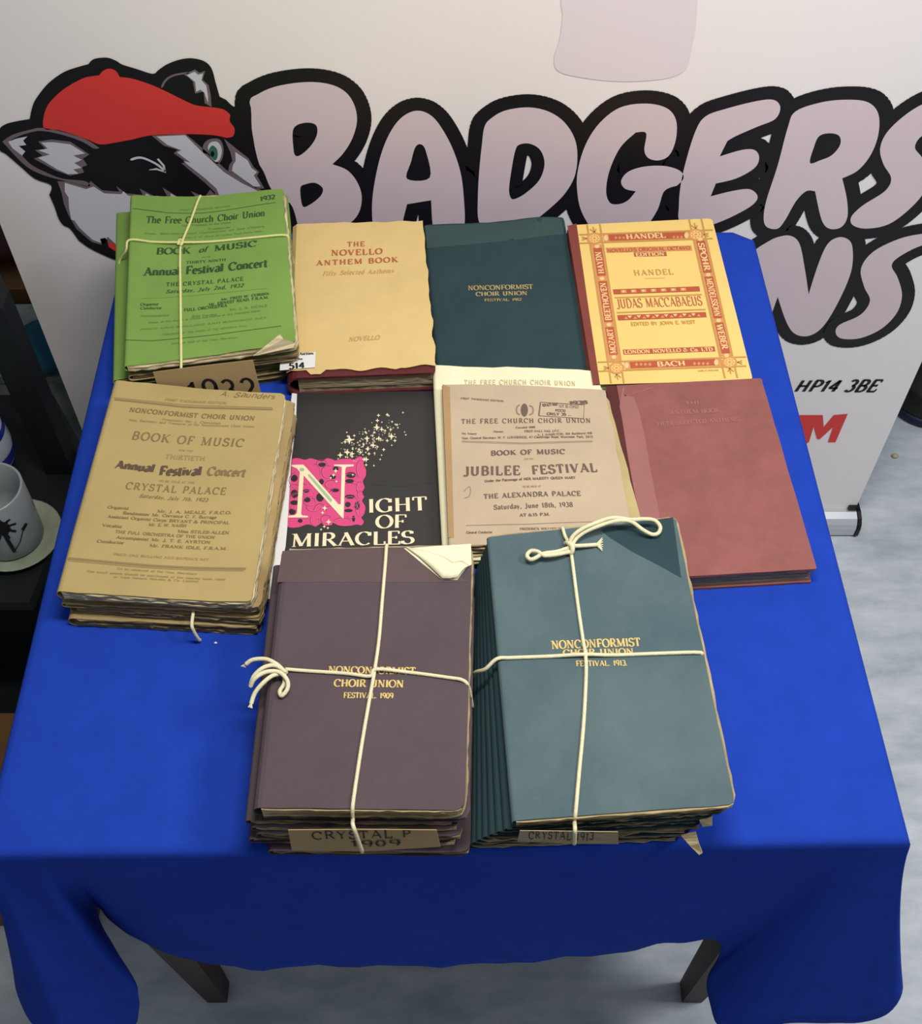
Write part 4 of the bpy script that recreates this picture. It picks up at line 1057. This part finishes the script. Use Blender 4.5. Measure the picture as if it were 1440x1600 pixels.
# ---- ivory booklets and pinkish tan one, centre
zt = TBL+.031
YB = .6205
def cutq(zl, tl, tr, bl_, br_, yb=YB):
    """corners given at the head; the sides run on to world y = yb"""
    a, b_, c_, d = W(*tl, zl), W(*tr, zl), W(*br_, zl), W(*bl_, zl)
    c2_ = b_.lerp(c_, (b_.y-yb)/(b_.y-c_.y)); d2 = a.lerp(d, (a.y-yb)/(a.y-d.y))
    return [a, b_, c2_, d2]
z = TBL+.0078
iv = cutq(TBL+.024, (675, 569), (932, 575), (690, 848), (992, 800))
ib = lambda x, y: .0015*math.sin((x-.02)*30)+.004*max(0, 1-abs(x+.02)/.03)*max(0, (y-.8)/.05)
book('music_booklet', 'ivory paper booklet in the centre pile, lowest, its edge frayed', 'booklet', 'booklets in the centre pile', shift(iv, .004, -.004, .01), z, z+.006, M['ivory'], M['page_w'], seed=81, rag=.0018, rc=.004); z += .006
it, ic, io = book('music_booklet', 'ivory paper booklet showing faint printed heading above the pinkish tan one, centre', 'booklet', 'booklets in the centre pile', iv, z, TBL+.0205, M['ivory'], M['page_w'], seed=82, bump=ib, rag=.0022, rc=.003)
z = TBL+.0205
p = Print(TBL+.0205, .0008, surf_of(TBL+.0205, ib), (4.235, 670, 560))
p.text('a', 'THE FREE CHURCH CHOIR UNION', 232,176,970,186, 30, thick=.16, thin=.07, track=.14)
p.build({'a': 'heading_print'}, {'a': M['ink_iv']}, ic, io)
ob = cutq(TBL+.026, (700, 618), (950, 620), (705, 849), (999, 805))
z += .002
book('music_booklet', 'browned booklet with a torn edge showing right of the pinkish tan one, centre', 'booklet', 'booklets in the centre pile', ob, z, z+.003, M['olive'], M['page'], seed=83, rag=.0016, rc=.003); z += .003
jq2 = cutq(zt, (690, 601), (945, 608), (700, 849), (982, 803))
def jbf(x, y): return .0014*math.sin((x-.03)*24+.8)+.0012*fbm(x, y, 12)
jt, jc, jo = book('music_booklet', 'pinkish tan jubilee booklet with boxed ink stamp, on top of the centre pile', 'booklet', 'booklets in the centre pile', jq2, z, zt, M['jub'], M['page'], seed=84, bump=jbf, rag=.0012, rc=.004)
p = Print(zt, .0004, surf_of(zt, jbf), (4.645, 680, 590))
kj = dict(thick=.18, thin=.08)
strip(p, 'mg', (52,48,95,1160), (105,72,135,1160), 2, 14, -1)
p.text('a', 'FIRST THOUSAND EDITION', 182,160,495,186, 12, **kj)
p.disc('a', 645, 242, 26, 1, 16, 46)
p.line('b', [(612,205),(590,222),(592,262),(612,275)], 10, 1, 4, 3); p.line('b', [(680,210),(705,222),(706,262),(682,276)], 10, 1, 4, 3)
p.line('a', [(760,185),(1080,200)], 5); p.line('a', [(1080,200),(1075,300)], 3); p.line('a', [(1075,300),(750,282)], 5); p.line('a', [(750,282),(762,185)], 9)
p.text('d', 'ROYALTY MUST', 778,216,890,206, 18, thick=.26, thin=.2); p.text('b', 'NOT BE COPIED', 895,220,1040,226, 20, **kj)
p.text('d', '1938', 972,200,1105,192, 24, thick=.26, thin=.14)
p.text('a', 'FCCU', 870,250,945,252, 16, thick=.24, thin=.16); p.text('d', 'ONLY 35 ...', 808,276,985,280, 18, thick=.24, thin=.16)
p.text('a', 'THE FREE CHURCH CHOIR UNION', 188,338,1128,330, 32, thick=.17, thin=.08, track=.14)
p.text('a', 'Founded 1888', 582,374,725,370, 12, **kj)
p.text('a', 'Chairman', 420,402,492,402, 12, **kj); p.text('a', 'FRED HALL Esq. J.P.C.', 645,402,905,398, 14, **kj)
p.text('a', 'Hon. Treasurer', 192,414,300,418, 13, **kj); p.text('a', 'A. J. HAMILTON, 104 Buckhurst Hill', 740,428,1138,412, 14, **kj)
p.text('a', 'Hon. General Secretary W. F. LOVERIDGE, 47 Cambridge Road, Worcester Park, 2473', 192,450,1142,440, 15, **kj)
p.line('b', [(192,462),(640,480),(1140,462)], 4); p.line('b', [(192,470),(640,488),(1140,470)], 3)
p.text('d', 'BOOK OF MUSIC', 402,570,942,560, 34, thick=.22, thin=.1, track=.08)
p.text('b', 'FOR THE', 645,604,710,602, 9, **kj)
p.crop = (4.235, 670, 560)
p.text('d', 'JUBILEE', 232,776,604,778, 58, thick=.2, thin=.09, track=.08)
p.text('d', 'FESTIVAL', 682,776,1115,752, 56, thick=.2, thin=.09, track=.08)
p.text('a', 'Under the Patronage of HER MAJESTY QUEEN MARY', 368,824,970,802, 15, thick=.2, thin=.12)
p.text('b', 'TO BE HELD AT', 618,864,742,860, 11, **kj)
p.text('d', 'THE ALEXANDRA PALACE', 362,934,1005,912, 30, thick=.2, thin=.09, track=.06)
p.text('d', 'Saturday, June 18th, 1938', 430,1006,952,986, 30, thick=.18, thin=.08, track=.08)
p.text('a', 'AT 6.15 P.M.', 598,1054,800,1046, 18, thick=.2, thin=.12)
p.line('b', [(245,1106),(640,1104),(1180,1076)], 4)
p.text('a', 'General Conductor', 246,1160,420,1160, 15, **kj)
p.text('a', 'FREDERICK WILLIAM WOOD', 600,1142,930,1136, 14, **kj)
p.line('b', [(232,880),(270,850),(270,910),(235,925)], 4, 1, 4, 4)
p.build({'a': 'name_print', 'b': 'fine_print', 'd': 'title_print', 'mg': 'browned_margin'}, {'a': M['ink_j'], 'b': M['ink_jl'], 'd': M['ink_j'], 'mg': M['jub_edge']}, jc, jo)

# ---- purple bundle
zt = TBL+.070
pq = quad(zt, (438, 860), (737, 852), (726, 1266), (393, 1262))
pb = lambda x, y: .0010*fbm(x, y, 9)
z = TBL+.0085
specs = [(.004, -.010, .006, .0085), (-.006, -.004, -.004, .0085), (-.010, -.006, .012, .0075), (-.002, -.006, .0, .0085), (-.006, -.003, .010, .0075), (-.009, -.001, .004, .0080), (.003, -.001, .004, .0060)]
z = TBL+.0004
nP = len(specs)+1
for k, (dx, dy, ro, th_) in enumerate(specs):
    book('clothbound_book', 'purple choir book in the front left bundle, '+ordinal(k, nP), 'book', 'purple books in the front left bundle', shift(pq, dx, dy, ro), z, z+th_, M['purple'], M['page_d' if k % 3 == 0 else 'page'], seed=90+k, rag=.0012, rc=.008)
    z += th_
pt, pc, po = book('clothbound_book', 'purple choir book with gilt title and dog-eared corner, topmost of the front left bundle', 'book', 'purple books in the front left bundle', pq, z, zt, M['purple'], M['page'], seed=99, bump=pb, rag=.0008, rc=.008, ins=-.0012)
p = Print(zt, .0003, surf_of(zt, pb), (3.6, 360, 830))
strip(p, 'fade', (292,112,262,288), (985,95,1345,286), 12, 4, -1)
p.text('a', 'NONCONFORMIST', 548,800,1040,806, 38, **kg)
p.text('a', 'CHOIR UNION', 580,876,975,880, 40, **kg)
p.text('a', 'FESTIVAL. 1909', 634,940,915,942, 30, **kg)
p.poly('pg', [(975,97),(1352,72),(1356,188),(1325,210),(1275,275),(1190,275)], 1)
p.build({'a': 'gilt_title', 'fade': 'faded_band', 'pg': 'bared_page'}, {'a': M['gold'], 'fade': M['purple_f'], 'pg': M['ivory']}, pc, po)
# dog-ear: a curled leaf lying back over the corner
V, F = [], []
e0 = [(985, 95), (1060, 150), (1120, 205), (1192, 276), (1235, 278), (1278, 272)]
e1_ = [(990, 93), (1110, 120), (1200, 150), (1250, 180), (1300, 172), (1345, 200)]
for i in range(6):
    a = p.to(*e0[i]); c_ = p.to(*e1_[i])
    for j in range(6):
        t = j/5; q_ = a.lerp(c_, t)
        V.append((q_.x, q_.y, zt+.0012+(.006 if i in (2, 3) else .004)*math.sin(math.pi*t)*(i/5)+.003*(i/5)*(1-t)))
for i in range(5):
    for j in range(5): F.append((i*6+j, i*6+j+1, (i+1)*6+j+1, (i+1)*6+j))
dg = mesh('dog_ear', V, F, M['ivory'], pt, po, smooth=True); so = dg.modifiers.new('t', 'SOLIDIFY'); so.thickness = .0005
# slip of the purple bundle
yf = pq[3].y-.0175
s_top = [Vector((WY(x, y, yf).x, yf, WY(x, y, yf).z)) for x, y in ((450, 1296), (560, 1295), (682, 1296))]
s_bot = [Vector((WY(x, y, yf-.004).x, yf-.004, WY(x, y, yf-.004).z)) for x, y in ((456, 1328), (570, 1329), (688, 1322))]
for v_ in s_bot: v_.z = max(v_.z, TBL+.002)
o, c = slip('paper_slip', 'brown card slip handwritten in black marker on the front of the purple book bundle', (s_top, s_bot), M['card'])
lf = Vector((0, -.0009, .0003))
def on(u, v): return s_bot[0].lerp(s_bot[2], u).lerp(s_top[0].lerp(s_top[2], u), v)
facetext('CRYSTAL P', on(.15, .56), on(.82, .59), on(.15, .92)-on(.15, .56), M['marker'], o, c, lift=lf)
facetext('1909', on(.40, .12), on(.74, .15), on(.42, .42)-on(.42, .12), M['marker'], o, c, lift=lf)

# ---- teal bundle
zt = TBL+.066
eq = quad(zt, (760, 839), (1055, 809), (1148, 1256), (799, 1283))
eb = lambda x, y: .0010*fbm(x+3, y, 8)
z = TBL+.0004
# lower books fan out to the left
nE = 8
lowq = quad(TBL+.030, (748, 872), (1030, 850), (1095, 1290), (738, 1302))
for k in range(nE):
    f = k/(nE-1)
    fan = [lowq[i].lerp(Vector((eq[i].x, eq[i].y, 0)), f**1.3) for i in range(4)]
    fan = [Vector((v_.x-.004*(1-f), v_.y-.001, 0)) for v_ in fan]
    # keep the right side tucked under the top book
    fan[1].x -= .004+.006*(k % 2); fan[2].x -= .004+.007*((k+1) % 2)
    th_ = .0073
    book('clothbound_book', 'teal choir book in the front right bundle, '+ordinal(k, nE+1), 'book', 'teal books in the front right bundle', fan, z, z+th_, M['teal_dark'], M['page_d' if k % 2 else 'page'], seed=110+k, rag=.0014, rc=.006)
    z += th_
et, ec, eo = book('clothbound_book', 'teal clothbound choir book with gilt title, on top of the front right bundle', 'book', 'teal books in the front right bundle', eq, z, zt, M['teal'], M['page'], seed=119, bump=eb, rag=.0008, rc=.004, ins=-.001)
p = Print(zt, .0003, surf_of(zt, eb), (3.349, 730, 790))
kq_ = []
P3 = [(1075,62),(1118,378),(1000,312),(860,240),(740,165),(700,130),(720,118),(840,95),(960,78)]
# the unfaded corner, as small triangles that follow the board
p.poly('dk', P3, 0)
p.text('a', 'NONCONFORMIST', 440,752,908,736, 42, **kg)
p.text('a', 'CHOIR UNION', 500,788,872,780, 32, **kg)
p.text('a', 'FESTIVAL. 1913.', 568,842,838,838, 28, **kg)
p.build({'a': 'gilt_title', 'dk': 'unfaded_corner'}, {'a': M['gold'], 'dk': M['teal_dark']}, ec, eo)
# torn strips of binding at the front right foot
for pts in ([(1064, 1306), (1078, 1322), (1092, 1336), (1097, 1333), (1091, 1318), (1086, 1300)], [(1092, 1282), (1112, 1276), (1112, 1290), (1098, 1292)]):
    zz_ = [TBL+.024, TBL+.016, TBL+.006, TBL+.006, TBL+.018, TBL+.026] if len(pts) == 6 else [TBL+.043]*2+[TBL+.034]*2
    P = [W(x, y, h) for (x, y), h in zip(pts, zz_)]
    V = [tuple(v_) for v_ in P]+[(v_.x+.0004, v_.y+.0010, v_.z-.0003) for v_ in P]; n_ = len(P)
    F = [tuple(range(n_)), tuple(range(2*n_-1, n_-1, -1))]+[(i, n_+i, n_+(i+1) % n_, (i+1) % n_) for i in range(n_)]
    mesh('torn_binding', V, F, M['page'], et, eo)
yf = lowq[3].y-.0105
s_top = [WY(x, y, yf) for x, y in ((812, 1297), (890, 1298), (965, 1299))]
s_bot = [WY(x, y, yf-.002) for x, y in ((808, 1314), (888, 1317), (966, 1318))]
o, c = slip('paper_slip', 'grey-brown torn paper strip with faint marker on the front of the teal book bundle', (s_top, s_bot), M['page_h'])
facetext('CRYSTAL 1913', on(.1, .3), on(.75, .3), (s_top[1]-s_bot[1])*.6, M['marker'], o, c, lift=Vector((0, -.0009, .0003)))

# ================================================================= CORDS
def cord(label, paths, r, m, knot=None):
    c = sum((Vector(a) for a in paths[0]), Vector())/len(paths[0])
    t = thing('tying_cord', label, 'cord', (c.x, c.y, TBL))
    for nm, pth in zip(['cord_strand']*20, paths):
        mb_ = MB(); mb_.tube(spline(pth, 6), r, 8); mb_.obj(nm, m, t, (c.x, c.y, TBL), True)
    return t, (c.x, c.y, TBL)
R = .0015
zt = TBL+.060
g = lambda x, y, h=0: Vector((*W(x, y, zt)[:2], gb(*W(x, y, zt)[:2])+zt+R*.9+h))
gback = gq[0].lerp(gq[1], .45)
t, oo = cord('pale yellow cord crossed over the green booklet bundle', [
   [Vector((gback.x, gback.y+.006, zt-.05)), Vector((gback.x+.001, gback.y+.004, zt-.01)), g(310, 309), g(297, 345), g(284, 378), g(281, 400), g(282, 480), g(283, 562), Vector((*W(284, 568, zt)[:2], zt-.002))+Vector((0, -.008, 0)), Vector((W(290, 590, zt-.03).x, gq[3].y-.0125, zt-.022)), Vector((W(306, 603, zt-.045).x, gq[3].y-.0165, zt-.045))],
   [W(182, 436, zt-.036), W(187, 408, zt-.022), Vector((*W(195, 385, zt)[:2], zt-.006)), g(203, 378), g(240, 379), g(280, 380, .002), g(330, 377), g(400, 374), g(446, 372), Vector((*W(450, 374, zt)[:2], zt-.004)), Vector((W(451, 380, zt).x+.001, W(451, 376, zt).y, zt-.04))]], R*.95, M['cord_g'])
mb = MB(); mb.tube(spline([g(278, 383, .001), g(281, 377, .003), g(286, 380, .003), g(282, 385, .002)], 5), R*1.1, 8); mb.obj('knot', M['cord_g'], t, oo, True)

zt = TBL+.070
h_ = lambda x, y, h=0: Vector((*W(x, y, zt)[:2], zt+pb(*W(x, y, zt)[:2])+R*.95+h))
k_ = lambda x, y, h: W(x, y, zt+h)
t, oo = cord('cream cord tied round the purple book bundle with a looped knot at the left', [
   [h_(604, 848)+Vector((0, .004, -.03)), h_(604, 852, -.001), h_(602, 880), h_(597, 940), h_(592, 1000), h_(585, 1052, .001), h_(578, 1090), h_(566, 1160), h_(556, 1225), h_(551, 1262), Vector((h_(550, 1270).x, pq[3].y-.006, zt-.008)), WY(552, 1292, pq[3].y-.0205), WY(566, 1331, pq[3].y-.0245)],
   [h_(446, 1048, .001), h_(480, 1050), h_(540, 1054), h_(578, 1059, .001), h_(588, 1050, .003), h_(640, 1052), h_(700, 1060), h_(722, 1064), Vector((*W(732, 1070, zt)[:2], zt-.004)), Vector((W(737, 1078, zt).x+.0005, W(737, 1078, zt).y, zt-.03))]], R*1.05, M['cord'])
for pth in ([k_(384, 1038, .004), k_(395, 1031, .007), k_(415, 1030, .009), k_(432, 1038, .009), k_(443, 1048, .005), k_(447, 1051, .002)],
            [k_(446, 1050, .004), k_(430, 1040, .010), k_(412, 1043, .012), k_(397, 1056, .009), k_(391, 1073, .006)],
            [k_(391, 1073, .006), k_(398, 1060, .012), k_(415, 1050, .013), k_(435, 1050, .010), k_(448, 1062, .008), k_(449, 1076, .006), k_(440, 1087, .004), k_(437, 1080, .003), k_(444, 1068, .004), k_(444, 1054, .003)],
            [k_(392, 1100, .002), k_(398, 1083, .006), k_(410, 1068, .010), k_(425, 1056, .010), k_(440, 1052, .006)]):
    mb = MB(); mb.tube(spline(pth, 6), R*1.25, 8); mb.obj('knot_end', M['cord'], t, oo, True)
mb = MB()
for cx_, cy_, dx, dy in ((384, 1038, -4, 4), (392, 1100, -1, 6)):
    for a in (-.5, -.2, .1, .4): mb.tube([k_(cx_, cy_, .003), k_(cx_+dx+a*7, cy_+dy+a*2, .002)], [.0010, .0004], 5)
mb.obj('frayed_tip', M['cord'], t, oo)['kind'] = 'stuff'

zt = TBL+.066
e_ = lambda x, y, h=0: Vector((*W(x, y, zt)[:2], zt+eb(*W(x, y, zt)[:2])+R*.95+h))
k_ = lambda x, y, h: W(x, y, zt+h)
ff = lowq[3].y
t, oo = cord('cream cord tied in a bow at the head of the teal book bundle', [
   [e_(880, 822)+Vector((0, .006, -.03)), e_(878, 826, -.001), e_(882, 840, .001), e_(889, 856, .003), e_(892, 868, .001), e_(902, 945), e_(910, 1000), e_(914, 1028, .002), e_(915, 1060), e_(911, 1135), e_(904, 1210), e_(899, 1268), Vector((e_(898, 1275).x, eq[3].y+.002, zt-.006)), WY(898, 1296, ff-.0135), WY(897, 1318, ff-.0150)],
   [Vector((*W(738, 1056, TBL+.03)[:2], TBL+.02))+Vector((-.002, 0, 0)), Vector((*W(742, 1052, TBL+.045)[:2], TBL+.046)), Vector((*W(758, 1040, zt)[:2], zt-.006)), Vector((*W(776, 1031, zt)[:2], zt+R)), e_(800, 1029), e_(860, 1027), e_(912, 1026, .002), e_(960, 1025), e_(1040, 1022), e_(1090, 1021), Vector((*W(1096, 1022, zt)[:2], zt-.003)), Vector((*W(1097, 1024, zt)[:2], zt-.03))]], R*1.1, M['cord'])
for pth in ([k_(891, 855, .004), k_(870, 862, .006), k_(849, 865, .008), k_(836, 872, .008), k_(828, 874, .007), k_(823, 868, .007), k_(829, 861, .007), k_(840, 862, .008), k_(850, 868, .009), k_(872, 866, .008), k_(890, 862, .005)],
            [k_(889, 858, .004), k_(892, 842, .009), k_(905, 829, .013), k_(928, 818, .015), k_(957, 809, .015), k_(985, 812, .014), k_(1005, 811, .012), k_(1022, 813, .010), k_(1031, 823, .008), k_(1028, 833, .006), k_(1018, 835, .006), k_(1004, 828, .009), k_(985, 815, .013), k_(962, 814, .015), k_(935, 822, .013), k_(912, 832, .010), k_(898, 844, .007), k_(892, 858, .004)],
            [k_(889, 852, .004), k_(900, 853, .006), k_(920, 852, .004), k_(934, 851, .002)]):
    mb = MB(); mb.tube(spline(pth, 6), R*1.25, 8); mb.obj('bow_loop', M['cord'], t, oo, True)
mb = MB(); mb.tube(spline([k_(883, 850, .001), k_(887, 848, .006), k_(894, 855, .008), k_(892, 864, .004), k_(886, 860, .003)], 6), R*1.5, 8); mb.obj('knot', M['cord'], t, oo, True)
mb = MB()
for a in (-1.2, -.9, -.5, 0, .4, .8, 1.1): mb.tube([k_(932, 851, .002), k_(940+math.cos(a)*2, 851+a*9, .0015)], [.0012, .0004], 5)
mb.obj('frayed_tip', M['cord'], t, oo)['kind'] = 'stuff'

# ================================================================= SHELVING AND ITS CONTENTS (left, beyond the table)
st = thing('shelving_unit', 'black metal shelving rack left of the table holding a mug and a banded jar', 'shelf', (-.85, .95, 0))
so_ = st.location.copy()
for (x, y) in ((-.540, .990), (-.600, 1.10), (-1.20, .79), (-1.20, 1.10)):
    mb = MB(); mb.box((x-.018, y-.016, 0), (x+.018, y+.016, .70)); mb.obj('post', M['shelf'], st, so_)
for zz_ in (.10, .40):
    mb = MB(); v_ = [(-1.22, .77), (-.535, .77), (-.511, .975), (-.511, 1.01), (-.58, 1.12), (-1.22, 1.12)]; n_ = len(v_)
    mb.add([(a, c_, h) for h in (zz_-.018, zz_) for a, c_ in v_], [tuple(range(n_))[::-1], tuple(range(n_, 2*n_))]+[(k, (k+1) % n_, n_+(k+1) % n_, n_+k) for k in range(n_)])
    mb.obj('shelf_board', M['shelf'], st, so_)
mb = MB(); mb.box((-1.22, 1.085, .66), (-.59, 1.115, .69)); mb.obj('top_rail', M['shelf'], st, so_)
# mug
mx, my, mz = -.576, .866, .4060
mg = thing('mug', 'pale grey mug with a black palm tree print on the shelving rack', 'mug', (mx, my, mz))
M['mug'] = mat('grey_white_glaze', (150, 156, 158), .25, 0, spec=.5); M['mugin'] = mat('mug_inside_glaze', (84, 94, 92), .3, 0)
mb = MB(); mb.lathe([(0, .0), (.036, 0), (.040, .004), (.0415, .05), (.042, .100), (.0405, .102), (.0385, .100), (.038, .05), (.036, .008), (0, .006)], (mx, my, mz)); 
bo = mb.obj('body', M['mug'], mg, (mx, my, mz), True)
mb = MB(); mb.tube(spline([(mx-.040, my+.01, mz+.085), (mx-.062, my+.012, mz+.08), (mx-.068, my+.012, mz+.05), (mx-.058, my+.012, mz+.02), (mx-.039, my+.01, mz+.018)], 6), .005, 8); mb.obj('handle', M['mug'], mg, (mx, my, mz), True)
def cyl(a, z_): return (mx+.0424*math.sin(a), my-.0424*math.cos(a), mz+z_)
mb = MB()
def cstroke(pts, wz):
    for (a0, z0_), (a1, z1_) in zip(pts, pts[1:]):
        d = math.hypot((a1-a0)*.042, z1_-z0_); nx_, nz_ = -(z1_-z0_)/d, (a1-a0)*.042/d
        mb.add([cyl(a0+nx_*wz/.042, z0_+nz_*wz), cyl(a1+nx_*wz/.042, z1_+nz_*wz), cyl(a1-nx_*wz/.042, z1_-nz_*wz), cyl(a0-nx_*wz/.042, z0_-nz_*wz)], [(0, 1, 2, 3)])
cstroke([(.44, .020), (.42, .045), (.42, .068)], .0022)
for a in range(0, 360, 40):
    dx, dz = math.cos(math.radians(a)), math.sin(math.radians(a))
    cstroke([(.42, .070), (.42+.24*dx, .070+.013*dz)], .0034); cstroke([(.42+.24*dx, .070+.013*dz), (.42+.42*dx, .067+.019*dz)], .0016)
cstroke([(.92, .050), (1.12, .054)], .003); cstroke([(.4, .020), (.7, .034), (.95, .050)], .0008)
mb.obj('palm_tree_print', M['darkplastic'], bo, (mx, my, mz))
# small dish in front of the mug
M['dish'] = mat('pale_green_dish', (150, 160, 138), .35, .1, 40)
mb = MB(); mb.lathe([(0, .0055), (.040, .0055), (.056, .012), (.058, .0115), (.042, 0), (0, 0)], (mx+.006, my, .4002), 36)
tag(mb.obj('saucer', M['dish'], None, (mx, my, .4), True), 'pale green saucer under the palm tree mug', 'saucer')
# blue and white jar
M['jarw'] = mat('white_glaze', (176, 186, 196), .25, 0, spec=.5); M['jarb'] = mat('cobalt_glaze', (30, 44, 140), .25, 0, spec=.5)
jx, jy = -.640, .985
jr = thing('jar', 'white jar with cobalt blue bands behind the palm tree mug', 'jar', (jx, jy, .4))
pr = [(0, 0), (.030, 0), (.042, .02), (.046, .05), (.042, .085), (.032, .105), (.030, .112), (.034, .12), (.028, .12), (.026, .105)]
mb = MB(); mb.lathe(pr, (jx, jy, .4)); mb.obj('body', M['jarw'], jr, (jx, jy, .4), True)
for z0_, z1_ in ((.024, .042), (.070, .080), (.09, .096)):
    def rad(z_):
        for (r0_, a_), (r1_, b2) in zip(pr, pr[1:]):
            if a_ <= z_ <= b2 and b2 > a_: return r0_+(r1_-r0_)*(z_-a_)/(b2-a_)
        return .05
    mb = MB(); mb.lathe([(rad(z0_)+.0006, z0_), (rad((z0_+z1_)/2)+.0010, (z0_+z1_)/2), (rad(z1_)+.0006, z1_)], (jx, jy, .4)); mb.obj('blue_band', M['jarb'], jr, (jx, jy, .4), True)
# things between rack and banner: cardboard box with teal cloth bundle and a patterned pot on it
M['cardb'] = mat('brown_cardboard', (112, 82, 46), .9, .08, 10); M['tealc'] = mat('teal_fabric', (24, 74, 92), .9, .1, 20); M['dkred'] = mat('dark_red_leather', (66, 34, 28), .6, .1, 20)
def boxthing(name, label, cat, a, b_, m, flaps=True):
    t = thing(name, label, cat, ((a[0]+b_[0])/2, (a[1]+b_[1])/2, a[2])); o_ = t.location.copy()
    mb_ = MB(); mb_.box(a, b_); mb_.obj('body', m, t, o_)
    if flaps:
        ym = (a[1]+b_[1])/2
        for s_ in (0, 1):
            mb_ = MB(); y0, y1 = (a[1], ym-.001) if s_ == 0 else (ym+.001, b_[1])
            mb_.box((a[0], y0, b_[2]), (b_[0], y1, b_[2]+.003)); mb_.obj('flap', m, t, o_)
    return t
boxthing('cardboard_box', 'brown cardboard carton on the floor behind the rack, left of the banner', 'box', (-1.15, 1.45, 0), (-.58, 1.85, .30), M['cardb'])
boxthing('cardboard_box', 'flat brown cardboard carton on the floor in front of the rack', 'box', (-.90, .50, 0), (-.50, .74, .16), M['cardb'])
# bag
def blob(name, label, cat, c, s, m, seed=0, amp=.15):
    bm = bmesh.new(); bmesh.ops.create_icosphere(bm, subdivisions=3, radius=1)
    for v_ in bm.verts:
        n_ = noise.noise(v_.co*1.6+Vector((seed, 0, 0)))*amp+1
        v_.co = Vector((v_.co.x*s[0]*n_, v_.co.y*s[1]*n_, max(0, v_.co.z*n_+.9)*s[2]))
    me = bpy.data.meshes.new(name); bm.to_mesh(me); bm.free(); me.materials.append(m)
    for q_ in me.polygons: q_.use_smooth = True
    return tag(link(name, me, None, c), label, cat)
blob('leather_bag', 'dark reddish leather bag on the carton behind the rack', 'bag', (-.80, 1.60, .3035), (.16, .12, .05), M['dkred'], 3)
blob('folded_cloth', 'crumpled teal cloth on the leaf-patterned box behind the rack', 'cloth', (-.655, 1.30, .2965), (.05, .05, .028), M['tealc'], 5, .3)
M['pot'] = mat('floral_glaze', (150, 154, 148), .4, 0, 14, rgb2=(64, 84, 62))
pt_ = boxthing('gift_box', 'white box with a grey-green leaf pattern standing behind the rack beside the banner', 'box', (-.80, 1.26, 0), (-.57, 1.42, .28), M['pot'], False)
mb = MB(); mb.box((-.803, 1.257, .28), (-.567, 1.423, .295)); mb.obj('lid', M['pot'], pt_, pt_.location.copy())

# ================================================================= RIGHT SIDE FLOOR THINGS
M['dkgreen'] = mat('black_green_rubber', (30, 32, 26), .45, .2, 10); M['navy'] = mat('navy_plastic', (26, 34, 56), .5, 0)
c = W(1452, 612, .03)
wb = thing('weighted_base', 'round black weighted base standing on the floor right of the banner', 'stand', (c.x, c.y, 0)); o_ = wb.location.copy()
mb = MB(); mb.lathe([(0, .001), (.066, .001), (.070, .006), (.070, .016), (.066, .020), (0, .020)], (c.x, c.y, 0), 40); mb.obj('foot_plate', M['navy'], wb, o_, True)
mb = MB(); mb.lathe([(.066, .020), (.068, .03), (.064, .060), (.056, .07), (.03, .078), (.012, .08), (0, .08)], (c.x, c.y, 0), 40); mb.obj('drum', M['dkgreen'], wb, o_, True)
mb = MB(); mb.tube([(c.x+.01, c.y, .078), (c.x+.01, c.y, .5)], .008, 12); mb.obj('pole', M['darkplastic'], wb, o_, True)
pw = W(1398, 713, .002)
blob('pebble', 'tiny pale pebble on the bare floor right of the banner', 'pebble', (pw.x, pw.y, 0), (.006, .005, .0035), M['page_w'], 2)
pw = W(337, 1005, TBL)
blob('paper_crumb', 'white paper crumb on the blue cloth below the tan booklet pile', 'crumb', (pw.x, pw.y, TBL+.0002), (.0014, .0010, .0006), M['white'], 2)
